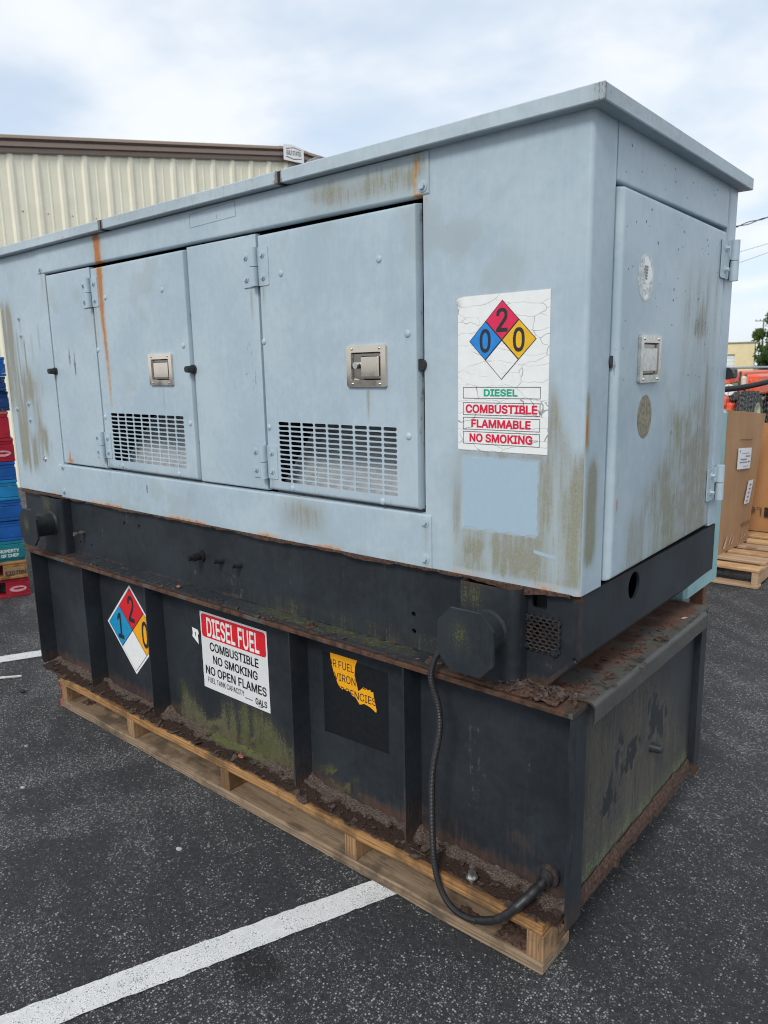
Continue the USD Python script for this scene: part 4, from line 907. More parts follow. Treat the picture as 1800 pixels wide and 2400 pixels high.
# tank notices
AT = .0156
dm = gen.part('hazard_diamond', plate(Polygon([(-2.141, .443), (-1.947, .252), (-1.753, .443), (-1.947, .634)]), .0006, 'y', AT), WHITE, label='four-colour hazard diamond')
diamond(dm, -1.947, .443, .182, .179, AT - .0004, (RED, BLUE2, ORANGEY, WHITE), ('2', '1', '0'), .106, .0028, .045)
sg = gen.part('fuel_notice', plate(rrect(-1.478, -1.112, .329, .622, .003), .0008, 'y', AT), plain('scuffed_white_sign', (.64, .65, .65), .4, 0, .07, scale=240.0), label='red and white diesel fuel notice')
layer(sg, 'red_band', rrect(-1.471, -1.119, .527, .615, .012), 'y', AT - .0006, RED)
for t, u, v, hh, ww, mt, b in (('DIESEL FUEL', -1.440, .535, .068, .288, WHITE, True), ('COMBUSTIBLE', -1.429, .481, .031, .268, BLACKP, True), ('NO SMOKING', -1.414, .434, .030, .245, BLACKP, True), ('NO OPEN FLAMES', -1.462, .386, .031, .336, BLACKP, True), ('FUEL TANK CAPACITY', -1.452, .354, .020, .205, BLACKP, False), ('___', -1.243, .352, .020, .04, BLACKP, False), ('GALS', -1.187, .344, .022, .060, BLACKP, True)):
    layer(sg, 'lettering', text_at(t, u, v, hh, ww, b), 'y', AT - .0011, mt)
layer(sg, 'small_logo', Polygon([(-1.176, .336), (-1.150, .338), (-1.148, .342), (-1.163, .340)]), 'y', AT - .0006, BLACKP)
sc_ = gen.part('torn_sticker', plate(Polygon([(-1.533, .547), (-1.497, .543), (-1.493, .530), (-1.499, .522), (-1.497, .488), (-1.533, .512), (-1.529, .528)]), .0006, 'y', AT), WHITE, label='torn white scrap of a sticker')
layer(sc_, 'print_mark', text_at('t', -1.517, .517, .016, .008, True), 'y', AT - .0005, BLACKP)
gh = gen.part('sticker_shadow', plate(Polygon([(-.853, .350), (-.589, .360), (-.587, .612), (-.851, .618)]), .0004, 'y', AT + .0005), GHOST, label='dark rectangle left by a removed notice')
yp = Polygon([(-.818, .62), (-.7053, .6214), (-.7143, .6012), (-.7175, .571), (-.7101, .5467), (-.7046, .5252), (-.6961, .5309), (-.6834, .5426), (-.6712, .5411), (-.665, .5380), (-.658, .5425), (-.652, .5360), (-.645, .5387), (-.6399, .511), (-.6326, .4839), (-.6349, .4761), (-.6567, .4865), (-.681, .4909), (-.6999, .483), (-.7138, .4995), (-.7305, .5047), (-.7427, .5162), (-.750, .512), (-.764, .517), (-.770, .512), (-.7813, .5173), (-.7895, .5285), (-.8015, .5521), (-.8131, .586)])
ys_ = gen.part('torn_sticker', plate(yp, .0006, 'y', AT), ORANGEY, label='torn amber remnant of a fuel sticker')
for t, u, v, ww in (('FOR FUEL', -.842, .578, .122), ('ENVIRONMENTAL', -.838, .538, .24), ('EMERGENCIES', -.834, .497, .200)):
    p_ = text_at(t, u, v, .024, ww, False).intersection(yp.buffer(-.0008))
    if not p_.is_empty: layer(ys_, 'lettering', p_, 'y', AT - .0005, BLACKP)

# ------------------------------------------------------------------ pallet under the generator
def board(x0, x1, y0, y1, z0, z1, seed, bev=.0025, tilt=0.0, chew=.003):
    """A sawn board with slightly uneven edges."""
    ax = int(np.argmax([x1 - x0, y1 - y0, z1 - z0])); n = 14
    b = cbox(x0, x1, y0, y1, z0, z1, bev); L = (x1 - x0, y1 - y0, z1 - z0)[ax]
    b = subdiv(b, max(L / n, .02)); v = b.vertices
    w = (fbm(np.stack([v[:, ax] * 6, v[:, ax] * 0 + seed * 1.7, v[:, ax] * 0], 1), 3, seed % 17) - .5) * chew * 2
    k = (ax + 1) % 3 if ax < 2 else 0
    v[:, 1 if ax == 0 else 0] += w; v[:, 2] += (fbm(np.stack([v[:, ax] * 4, v[:, ax] * 0 + seed * 3.1, v[:, ax] * 0], 1), 2, seed % 13) - .5) * chew * 1.4
    b.vertices = v; return b
pal = Thing('wooden_pallet', 'long rough timber pallet under the rusty fuel tank', 'pallet', (-1.24, .4, 0))
PX0, PX1 = -2.435, -.030
for i, y in enumerate((-.083, .32, .74)):
    d_ = .145; PX1 = -.030 if i == 0 else -.20
    pal.part('bottom_board', board(PX0 - .012, PX1 + .002, y, y + d_, .003, .037, 3 + i, .003), WXG)
    pal.part('top_board', board(PX0, PX1 - .001, y + .002, y + d_ - .045, .1115 if i else .1105, .140, 9 + i, .003, chew=.004), WX)
    for j, x in enumerate((PX0, -1.887, -1.286, -.690, PX1 - .045)):
        m_ = WZ
        pal.part('block', cbox(x, x + .046, y + .004, y + d_ - .002, .0375, .110, .002), m_)
pal.part('end_board', cbox(PX1 + .001, PX1 + .020, -.080, .060, .040, .139, .002), WY) if False else None
pal.part('red_end', cat_([bx(PX0 - .0145, PX0 - .0125 + .006, -.0845, .06, .004, .036), bx(PX0 - .003, PX0 + .006, -.0802, .055, .038, .1095), bx(PX0 - .003, PX0 + .004, -.0825, .05, .112, .139)]), REDEND, label='red-stained far end of the pallet')
st_ = pal.part('splinter', M([(-.03, .25, .10), (-.01, .30, .118), (-.012, .45, .128), (-.03, .46, .122), (-.035, .30, .10)], [(0, 1, 2), (0, 2, 3), (0, 3, 4)]), WX)
pal.part('burnt_stamp', plate(shapely.union_all([sbox(.0, .062, .034, .115).difference(sbox(.0015, .0635, .0325, .1135)), text_at('F', .008, .078, .024, .016, True)]), .0004, 'x', -.0285), plain('burnt_brown', (.05, .03, .018), .9))
for x, y, s in ((-.262, -.06, .6), (-.115, -.045, 1.0), (-2.30, -.03, .6)):
    hp = heap(x - .055 * s, x + .055 * s, y - .03 * s, y + .04 * s, .0385, lambda a, b: .012 * np.exp(-((a - x) / .04) ** 2), int(abs(x) * 90), .004, .008)
    single('rust_flakes', hp, WELD, {-.262: 'small dark chip of rust lying on the pallet board', -.115: 'dark curled rust flakes on the pallet by its near corner', -2.30: 'black crumbs on the far end of the pallet board'}[x], 'debris')
single('loose_bolt', cat_([cyl((-.246, -.063, .166), (-.246, -.063, .178), .0115, 6), cyl((-.246, -.063, .162), (-.246, -.063, .166), .0155, 18), cyl((-.246, -.063, .13), (-.246, -.063, .162), .006, 10)]), CHROME2, 'bright lag bolt through the rusty tank foot into the pallet', 'bolt')

# ------------------------------------------------------------------ litter on the ground and on the steel
def chip(c, a, b, h, rz, seed):
    t = trimesh.creation.icosphere(1); v = t.vertices * np.array([a, b, h]) * (1 + .5 * (fbm(t.vertices * 2 + seed, 2, seed)[:, None] - .5))
    cz, s_ = math.cos(rz), math.sin(rz); v = np.stack([cz * v[:, 0] - s_ * v[:, 1], s_ * v[:, 0] + cz * v[:, 1], v[:, 2]], 1)
    t.vertices = v + np.array(c); return t
BONE = plain('bleached_twig', (.50, .48, .45), .8, 0, .2); LEAF = plain('dry_leaf_brown', (.36, .12, .06), .8, 0, .3); CLOD = plain('dark_clod', (.02, .02, .02), .9)
single('twig', cat_([tube(spline([(-3.00, -.135, .006), (-2.96, -.095, .008), (-2.925, -.045, .006)], 12), .006, 6), chip((-3.0, -.13, .007), .011, .008, .006, .4, 2)]), BONE, 'pale snapped twig on the asphalt left of the pallet', 'twig')
single('clod', chip((-2.735, -.125, .008), .016, .010, .009, .5, 5), CLOD, 'small black clod on the asphalt near the far pallet corner', 'debris')
single('dry_leaf', chip((-1.53, -.030, .715), .018, .008, .0015, -.5, 7), LEAF, 'small reddish leaf on the skid ledge above the fuel sign', 'leaf')
single('dry_leaf', chip((-1.20, -.052, .172), .017, .008, .0015, -.3, 8), LEAF, 'reddish leaf on the rust rubble below the fuel sign', 'leaf')
single('dry_leaf', chip((.005, .72, .7075), .012, .005, .002, 1.2, 9), plain('pinkish_chip', (.42, .26, .21), .7), 'pinkish chip lying on the tank top by its far corner', 'debris')
rs = np.random.default_rng(3)
PEB = plain('pale_pebble', (.36, .36, .35), .7, 0, .25, 0, 90)
pts = [(-.72, -.62), (-1.15, -.35), (.42, .52), (.62, .10), (.33, .98), (-.30, -.52), (-1.9, -.5), (-1.55, -.85), (.55, .80), (.25, -.25), (.10, -.42), (-2.2, -.35)]
for i, (x, y) in enumerate(pts):
    r_ = .004 + .004 * rs.random()
    single('pebble', chip((x, y, r_ * .5), r_ * 1.6, r_, r_ * .8, rs.random() * 6, i), PEB, 'tiny pale pebble on the open asphalt around the generator', 'pebble', 'pebbles on the asphalt')

# ------------------------------------------------------------------ teal cabinet behind
TEAL = plain('teal_enamel', (.30, .50, .51), .35, 0, .06, 0, 8.0); LEGB = plain('red_brown_leg', (.17, .075, .045), .8, 0, .2)
tc_ = Thing('teal_cabinet', 'pale teal metal cabinet on legs standing close behind the generator', 'cabinet', (-.9, 1.26, 0))
tc_.part('body', cbox(-1.7, -.100, 1.06, 1.412, .645, 1.30, .012), TEAL)
tc_.part('lid', cbox(-1.68, -.112, 1.07, 1.400, 1.302, 1.395, .008), plain('white_enamel', (.70, .72, .72), .4, 0, .04))
for x in (-1.62, -.155):
    for y in (1.09, 1.375): tc_.part('leg', cbox(x - .025, x + .025, y - .02, y + .02, 0, .643, .003), LEGB)
single('black_hose', tube(spline([(-.18, 1.36, 1.375), (-.09, 1.47, 1.374), (.02, 1.60, 1.404), (.16, 1.74, 1.45), (.35, 1.95, 1.47), (.5, 2.3, 1.30), (.55, 2.6, .8), (.55, 2.9, .05)], 70), .0085 + .003 * np.exp(-np.linspace(0, 8, 70)), 12), RUBBER, 'black rubber hose reaching out of the teal cabinet top', 'hose', smooth=60)

# ------------------------------------------------------------------ cardboard boxes on slatted pallets
def cardboard(name, a, b):
    g = G(); pos = g('geometry').position
    n = g.noise(g.scale(pos, (4.0, 4.0, 1.3)), 1.0, 4.0, .6); f = g.noise(g.scale(pos, (1.0, 1.0, 30.0)), 9.0, 3.0, .6)
    c = g.mix(g.sstep(g.add(g.mul(n, .8), g.mul(f, .2)), .35, .65), a, b)
    return g.done(name, g('principled_bsdf', base_color=c, roughness=.8, specular_ior_level=.2, normal=g('bump', height=g.add(f, g.mul(n, 3.0)), strength=.25, distance=.004).normal).BSDF)
CARD = cardboard('cardboard', (.335, .195, .105), (.395, .24, .135)); CARDIN = cardboard('cardboard_rim', (.46, .31, .20), (.52, .36, .24)); CARD2 = cardboard('orange_cardboard', (.36, .17, .07), (.42, .215, .095))
INK = plain('brown_box_print', (.075, .045, .03), .8)
def slat_pallet(label, x0, x1, y0, y1, ys):
    t = Thing('slatted_pallet', label, 'pallet', ((x0 + x1) / 2, (y0 + y1) / 2, 0), group=None)
    for i, (a, b) in enumerate(ys): t.part('slat', board(x0 + .004 * (i % 3), x1 - .006 * ((i * 2) % 3), a, b, .112, .131, 20 + i), PX)
    for x in (x0 + .002, (x0 + x1) / 2 - .02, x1 - .045): t.part('stringer', board(x, x + .040, y0 + .01, y1 - .01, .022, .1115, 40), PY)
    for a, b in ((y0, y0 + .09), ((y0 + y1) / 2 - .05, (y0 + y1) / 2 + .05), (y1 - .09, y1)): t.part('bottom_board', board(x0, x1, a, b, .003, .0215, 50), PX)
    return t
slat_pallet('pale slatted pallet in front under the tall open carton', -1.70, -.452, 3.61, 4.79, ((3.615, 3.73), (3.84, 3.985), (4.065, 4.165), (4.255, 4.365), (4.455, 4.565), (4.66, 4.76)))
slat_pallet('second slatted pallet under the carton at the right edge', -1.45, -.20, 4.805, 5.95, ((4.81, 4.92), (5.02, 5.12), (5.22, 5.32), (5.42, 5.52), (5.62, 5.72), (5.84, 5.94)))
def carton(name, label, b4, t4, mat, rim=.0055):
    """Open carton from four bottom and four top corners (counter-clockwise)."""
    b4, t4 = np.array(b4, float), np.array(t4, float)
    t = Thing(name, label, 'carton', tuple(b4.mean(0)))
    for k in range(4):
        j = (k + 1) % 4; s_ = np.linspace(0, 1, 15); h = np.linspace(0, 1, 19)
        P = np.array([[(b4[k] * (1 - a) + b4[j] * a) * (1 - c) + (t4[k] * (1 - a) + t4[j] * a) * c for c in h] for a in s_])
        d = b4[j] - b4[k]; nrm = np.array([d[1], -d[0], 0]); nrm /= np.linalg.norm(nrm)
        bulge = (.012 * np.sin(PI * s_)[:, None] * np.sin(PI * h)[None] + .010 * (fbm(P * 4, 3, k + 3) - .5))
        P = P + bulge[..., None] * nrm
        P[:, -1, 2] += .008 * (fbm(np.stack([s_ * 5, s_ * 0 + k, s_ * 0], 1), 2, 5) - .5)
        inn = P - nrm * rim
        t.part('side', cat_([gridmesh(P), gridmesh(inn[::-1]), gridmesh(np.stack([P[:, -1], inn[:, -1]], 1))]), mat, smooth=50)
    t.part('bottom', M(b4 + np.array([0, 0, .004]), [(0, 1, 2, 3)]), mat)
    return t
c1_ = carton('cardboard_box', 'tall open brown carton with white labels on the slatted pallet', [(-1.7, 3.86, .132), (-.785, 3.822, .132), (-.742, 4.445, .132), (-1.66, 4.48, .132)], [(-1.72, 3.83, 1.16), (-.760, 3.78, 1.157), (-.690, 4.50, 1.090), (-1.68, 4.53, 1.12)], CARD)
def on_side(b0, b1, t0, t1, uv, off):
    b0, b1, t0, t1 = map(np.array, (b0, b1, t0, t1)); nrm = np.cross(b1 - b0, t0 - b0); nrm = nrm / np.linalg.norm(nrm)
    return np.array([(b0 * (1 - u) + b1 * u) * (1 - v) + (t0 * (1 - u) + t1 * u) * v + nrm * (off + .016 * math.sin(PI * u) * math.sin(PI * v) + .002) for u, v in uv])
S1 = ((-.785, 3.822, .132), (-.742, 4.445, .132), (-.760, 3.78, 1.157), (-.690, 4.50, 1.090))
def quadpatch(S, u0, u1, v0, v1, off, skew=0.0, n=6):
    uv = [(u0 + (u1 - u0) * a + skew * c, v0 + (v1 - v0) * c) for a in np.linspace(0, 1, n) for c in np.linspace(0, 1, n)]
    return gridmesh(on_side(*S, uv, off).reshape(n, n, 3))
LBL = plain('shipping_label_white', (.68, .70, .74), .5); GREYINK = plain('grey_label_print', (.16, .17, .22), .6)
lb = c1_.part('shipping_label', quadpatch(S1, .30, .66, .595, .745, .006), LBL)
for u0, u1, v0, v1 in ((.50, .63, .682, .690), (.37, .54, .66, .668), (.35, .55, .64, .647), (.57, .63, .64, .650), (.34, .36, .715, .728), (.40, .60, .705, .7085), (.45, .60, .612, .6155)):
    c1_.part('label_line', quadpatch(S1, u0, u1, v0, v1, .0075, n=3), GREYINK, parent=lb)
lb2 = c1_.part('packing_slip', quadpatch(S1, .62, .80, .325, .500, .006, .05), LBL, label='torn white packing slip')
for k in range(5): c1_.part('label_line', quadpatch(S1, .68 + .012 * k, .74 + .012 * k, .34 + .030 * k, .352 + .030 * k, .0075, n=3), GREYINK, parent=lb2)
c1_.part('box_print', quadpatch(S1, .34, .66, .800, .8055, .006, n=8), INK, label='printed line')
c1_.part('box_print', quadpatch(S1, .68, .95, .148, .172, .005, .02), plain('faded_box_print', (.20, .12, .065), .8), label='faded lettering')
TORN = cardboard('torn_cardboard', (.50, .36, .26), (.60, .47, .38))
for u, v, w_, h_ in ((.20, .075, .07, .085), (.34, .085, .03, .075), (.42, .07, .035, .05), (.72, .075, .03, .06), (.82, .07, .05, .03)):
    c1_.part('torn_patch', gridmesh(on_side(*S1, [(u + w_ * (a - .5) * (1 - .6 * c) + .05 * c, v + h_ * (c - .5)) for a in np.linspace(0, 1, 4) for c in np.linspace(0, 1, 5)], .0055).reshape(4, 5, 3)), TORN)
c2_ = carton('cardboard_box', 'orange-brown carton printed upside down at the right edge', [(-1.30, 4.815, .140), (.05, 4.815, .140), (.05, 5.75, .140), (-1.30, 5.75, .140)], [(-1.31, 4.81, .92), (.06, 4.81, .90), (.06, 5.77, .92), (-1.31, 5.77, .93)], CARD2)
lx = affinity.rotate(text_poly('Lex', .060, .135, False), 180, origin=(0, 0))
c2_.part('lettering', plate(affinity.translate(lx, -.735, .335), .0006, 'y', 4.787), INK)
c2_.part('logo_mark', plate(sbox(-.714, .268, -.640, .340).difference(shapely.LineString([(-.714, .320), (-.677, .300), (-.640, .325)]).buffer(.004)), .0006, 'y', 4.787), BLACKP)
for z in (.63, .65, .67): c2_.part('box_print', plate(sbox(-.690, z, -.60, z + .008), .0006, 'y', 4.785), INK)

# ------------------------------------------------------------------ stack of painted pallets on the left
SA = math.radians(70.0); su = np.array([math.cos(SA), math.sin(SA)]); sn = np.array([-su[1], su[0]]); SQ = np.array([-4.293, .630])
def stackpt(u, n): return SQ + su * u + sn * n
def rot_stack(mesh, du=0.0, dn=0.0):
    """Local u (along the seen face, 0 at the right corner), n (depth), z -> world."""
    v = mesh.vertices; xy = SQ[None] + su[None] * (v[:, :1] + du) + sn[None] * (v[:, 1:2] + dn)
    mesh.vertices = np.column_stack([xy, v[:, 2]]); return mesh
PCOL = {'red': (.34, .012, .03), 'salmon': (.36, .10, .085), 'teal': (.01, .17, .20), 'blue': (.008, .09, .33), 'bright': (.012, .19, .42), 'navy': (.008, .04, .14), 'plain': None}
PMAT = {}
for k, c_ in PCOL.items(): PMAT[k] = wood('pallet_' + k, WOODC, 3, paint=c_, worn=.345 if k in ('blue', 'bright', 'teal', 'navy') else .36, scuff=.05)
lev = [0, .130, .252, .388, .526, .665, .800, .919, 1.074, 1.248, 1.377, 1.451 + .02, 1.594]
cols = ['red', 'plain', 'teal', 'blue', 'blue', 'bright', 'blue', 'red', 'red', 'navy', 'navy', 'blue']
words = ['bottom red', 'bare wood', 'teal stencilled', 'blue', 'blue', 'bright blue', 'blue', 'worn red', 'salmon and red', 'dark navy', 'navy', 'topmost blue']
lab = ['red pallet with white scuffs at the bottom of the left stack', 'bare wooden pallet with burnt number, second from the stack bottom', 'teal pallet with white stencilled words in the left stack', 'blue pallet directly above the teal one in the stack', 'blue pallet with bare wood strip, second above the teal one', 'bright blue pallet in the middle of the left stack', 'blue white-smeared pallet just under the two red ones', 'red pallet with pink scuffed block, lower of the two reds', 'red pallet with pale salmon deck, upper of the two reds', 'dark navy pallet directly above the red ones', 'plain navy pallet second from the top of the stack', 'scratched dark blue pallet on top of the left stack']
for i, (z0, z1, k) in enumerate(zip(lev[:-1], lev[1:], cols)):
    du, dn = (rng.random() - .5) * .02, (rng.random() - .5) * .02
    du = {8: -.012, 0: .0, 1: -.004, 2: -.01}.get(i, du)
    t = Thing('painted_pallet', lab[i], 'pallet', tuple(stackpt(-.6, .5)) + (z0,), group=None)
    h = z1 - z0; tb = .020; mt = PMAT[k]
    for n0 in (0, .22, .44, .66, .88): t.part('deck_board', rot_stack(board(-1.2, 0, n0, n0 + .13, z1 - tb, z1 - .002, 60 + i), du, dn), PMAT['salmon'] if i == 8 else mt)
    for u0 in (-1.2, -.68, -.145): t.part('stringer_board', rot_stack(board(u0, u0 + .14, 0.003, 1.0, z1 - 2 * tb, z1 - tb - .001, 70 + i), du, dn), mt)
    for u0 in (-1.2, -.68, -.145):
        for n0 in (.004, .45, .88): t.part('block', rot_stack(cbox(u0, u0 + .145, n0, n0 + .10, z0 + tb, z1 - 2 * tb - .001, .003), du, dn), mt)
    for n0 in (0, .44, .89): t.part('bottom_board', rot_stack(board(-1.2, 0, n0, n0 + .11, z0 + .001, z0 + tb - .001, 80 + i), du, dn), mt)
    STW = WHITE
    def stencil(txt, u, z, hh, ww, mt2, nm='lettering'):
        p = plate(text_at(txt, 0, 0, hh, ww, True), .0006, 'y', 0); p.vertices[:, 0] += u; p.vertices[:, 2] += z; p.vertices[:, 1] += .0015
        t.part(nm, rot_stack(p, du, dn), mt2)
    if i == 2:
        t.part('face_board', rot_stack(board(-.40, .004, -.010, .003, z0 + .018, z1 - .022, 90), du, dn), mt)
        for txt, dz in (('PROPERTY', .062), ('OF CHEP', .030)):
            p = plate(text_at(txt, 0, 0, .020, .135 if dz > .05 else .105, True), .0006, 'y', 0); p.vertices[:, 0] += -.165 if dz > .05 else -.140; p.vertices[:, 2] += z0 + dz; p.vertices[:, 1] += -.0118
            t.part('lettering', rot_stack(p, du, dn), WHITE)
    if i == 1: stencil('E207BN', -.135, z0 + .030, .026, .125, plain('burnt_number', (.05, .03, .02), .9))
    if i in (0, 7):
        lipp = shapely.Point(0, 0).buffer(1, quad_segs=8); o_ = affinity.scale(lipp, .052, .020).difference(affinity.translate(affinity.scale(lipp, .034, .007), .004, .002))
        p = plate(o_, .0006, 'y', 0); p.vertices[:, 0] += -.072; p.vertices[:, 2] += z0 + .055; p.vertices[:, 1] += .0015
        t.part('paint_scuff', rot_stack(p, du, dn), plain('pink_scuff', (.55, .26, .30), .8, 0, .2))

# ------------------------------------------------------------------ metal building on the left
BT = 1.3252; bu = np.array([math.cos(BT), math.sin(BT)]); bn = np.array([-bu[1], bu[0]]); BO = np.array([-9.349, 3.123])
def bw(v):
    v = np.asarray(v, float); xy = BO + v[..., :1] * bu + v[..., 1:2] * bn
    return np.concatenate([xy, v[..., 2:3]], -1)
CREAM = worn_metal('cream_cladding', (.74, .71, .56), (.80, .77, .62), .45, spec=.4)
TAN = plain('brown_trim', (.235, .172, .142), .45, 0, .06); TAN2 = plain('pale_brown_trim', (.35, .27, .21), .45, 0, .06)
bld = Thing('metal_building', 'cream ribbed metal building with brown roof trim beyond the stacked pallets', 'building', tuple(BO) + (0,))
def eave(t): return 4.24 + .109 * t if t < 4.02 else 4.24 + .109 * 8.04 - .109 * t
peak = 4.02
prof = [(0, 0), (.030, -.024), (.070, -.024), (.100, 0), (.185, 0), (.192, -.006), (.207, -.006), (.214, 0), (.305, 0)]
t0 = -4.0 * .305 * 3 + .02
for k in range(17):
    P = []
    for r_ in range(3):
        for a, b in prof[:-1]: P.append((t0 + (k * 3 + r_) * .305 - .05 + a, b))
    P.append((t0 + (k + 1) * .915 - .05, 0))
    P = np.array(P); lo, hi = np.zeros(len(P)), np.array([eave(a) + .06 for a in P[:, 0]])
    Q = np.stack([np.column_stack([P, lo]), np.column_stack([P, hi])], 1)
    bld.part('wall_panel', gridmesh(bw(Q)), CREAM, wear=lambda p: p * 0)
    for r_ in range(3):
        c_ = t0 + (k * 3 + r_) * .305
tA, tB = t0 - .1, t0 + 17 * .915
# sculptured rake trim: outline swept along the slope
tp = [(-.03, -.015), (-.052, .0), (-.052, .045), (-.085, .060), (-.085, .110), (-.070, .122), (-.105, .150), (-.105, .185), (-.06, .200), (.05, .205)]
for (ta, tb_), nm in (((tA, peak - .62), 'rake_trim'), ((peak - .62, peak - .18), 'rake_trim'), ((peak + .30, tB), 'rake_trim')):
    for seg, mt in (((0, 3), TAN), ((2, 6), TAN), ((5, 9), TAN2)):
        pr = tp[seg[0]:seg[1] + 1]
        Q = np.array([[(t_, o, eave(t_) + h) for o, h in pr] for t_ in (np.linspace(ta, tb_, 2) if ta < peak < tb_ else (ta, tb_))])
        bld.part(nm, gridmesh(bw(Q)), mt)
pkv = []
for seg, mt in (((0, 3), TAN), ((2, 6), TAN), ((5, 9), TAN2)):
    pr = tp[seg[0]:seg[1] + 1]
    Q = np.array([[(t_, o * 1.04, eave(t_) + h * 1.02) for o, h in pr] for t_ in (peak - .18, peak, peak + .30)])
    bld.part('peak_trim', gridmesh(bw(Q)), mt)
bld.part('roof', cat_([M(bw([(tA, -.06, eave(tA) + .19), (peak, -.06, eave(peak) + .19), (peak, 14, eave(peak) + .19), (tA, 14, eave(tA) + .19)]), [(0, 1, 2, 3)]), M(bw([(peak, -.06, eave(peak) + .19), (tB, -.06, eave(tB) + .19), (tB, 14, eave(tB) + .19), (peak, 14, eave(peak) + .19)]), [(0, 1, 2, 3)])]), plain('galvanised_roof', (.42, .42, .41), .4, .3))
bld.part('side_wall', M(bw([(tA + .1, 0, 0), (tA + .1, 14, 0), (tA + .1, 14, eave(tA) + .1), (tA + .1, 0, eave(tA) + .1)]), [(0, 1, 2, 3)]), CREAM, wear=lambda p: p * 0)
bld.part('side_wall', M(bw([(tB, 0, 0), (tB, 14, 0), (tB, 14, eave(tB) + .1), (tB, 0, eave(tB) + .1)]), [(0, 1, 2, 3)]), CREAM, wear=lambda p: p * 0)
def on_bld(poly, off, th=.002):
    p = plate(poly, th, 'y', 0); v = p.vertices; p.vertices = bw(np.column_stack([v[:, 0], off + v[:, 1], v[:, 2]])); return p
sgn_t, sgn_z = peak - .125, eave(peak)
sb_ = bld.part('maker_sign', on_bld(Polygon([(sgn_t - .01, sgn_z - .02), (sgn_t + .345, sgn_z - .035), (sgn_t + .345, sgn_z + .175), (sgn_t + .14, sgn_z + .215), (sgn_t - .01, sgn_z + .200)]), -.118, .004), plain('white_sign', (.76, .78, .78), .4))
bld.part('lettering', on_bld(text_at('GULF STATES', sgn_t + .040, sgn_z + .062, .062, .255, True), -.1195), BLACKP, parent=sb_)
hexo = Polygon([(sgn_t + .03, sgn_z + .03), (sgn_t + .165, sgn_z + .000), (sgn_t + .305, sgn_z + .02), (sgn_t + .305, sgn_z + .03), (sgn_t + .165, sgn_z + .012), (sgn_t + .03, sgn_z + .042)])
bld.part('emblem_line', on_bld(hexo, -.1195), BLACKP, parent=sb_)
bld.part('emblem_line', on_bld(Polygon([(sgn_t + .03, sgn_z + .148), (sgn_t + .165, sgn_z + .180), (sgn_t + .305, sgn_z + .150), (sgn_t + .305, sgn_z + .140), (sgn_t + .165, sgn_z + .168), (sgn_t + .03, sgn_z + .138)]), -.1195), plain('dull_red_print', (.30, .06, .06), .5), parent=sb_)
rs2 = np.random.default_rng(12)
for k in range(26):
    tt = -1.0 + .305 * (k % 13) + .0; zz = 2.1 + (k // 13) * 1.45
    s_ = dome_rivet((0, 0, 0), .009, 'y', .5); v = s_.vertices; s_.vertices = bw(np.column_stack([v[:, 0] + t0 + round((tt - t0) / .305) * .305 + .09, v[:, 1] - .001, v[:, 2] + zz]))
    bld.part('screw', s_, BLACKP if k % 4 == 0 else TAN2)

# ------------------------------------------------------------------ chain-link fence
FP, fd = np.array([-3.0, 12.70]), np.array([.757, .653]); fnn = np.array([-fd[1], fd[0]])
GALV = plain('galvanised_steel', (.36, .39, .42), .42, .6, .08, 0, 20)
fen = Thing('chain_link_fence', 'low galvanised chain-link fence beyond the cartons', 'fence', (FP[0], FP[1], 0))
def fpt(t, z, o=0.0): return (FP[0] + fd[0] * t + fnn[0] * o, FP[1] + fd[1] * t + fnn[1] * o, z)
fen.part('top_rail', tube([fpt(-6.5, 1.365), fpt(-3, 1.365), fpt(0, 1.365), fpt(3, 1.365), fpt(7, 1.365)], .021, 10), GALV, smooth=60)
for t in (-6.5, -4.3, -1.9, 1.7, 4.1, 6.9): fen.part('post', cat_([cyl(fpt(t, 0), fpt(t, 1.40), .024, 10), dome_rivet(fpt(t, 1.40), .027, 'z', .8)]), GALV)
ms = []
for i in range(-116, 130):
    n = 26; pts = [fpt(i * .0555 + (.0278 if (j + i) % 2 else 0), .05 + j * .0505, .006 * (-1 if j % 2 else 1) - .028) for j in range(n)]
    pts = np.array(pts); side = np.array([fd[0], fd[1], 0]) * .0017; dep = np.array([fnn[0], fnn[1], 0]) * .0017
    V = np.concatenate([pts - side, pts + side, pts + dep]); idx = np.arange(n - 1)
    for a, b in ((0, n), (n, 2 * n), (2 * n, 0)): ms.append((V, np.concatenate([np.stack([idx + a, idx + b, idx + b + 1], 1), np.stack([idx + a, idx + b + 1, idx + a + 1], 1)])))
VV, FF, o = [], [], 0
for k in range(0, len(ms), 3):
    VV.append(ms[k][0]); FF += [ms[k + j][1] + o for j in range(3)]; o += len(ms[k][0])
fen.part('wire_mesh', M(np.concatenate(VV), np.concatenate(FF)), GALV, kind='stuff')

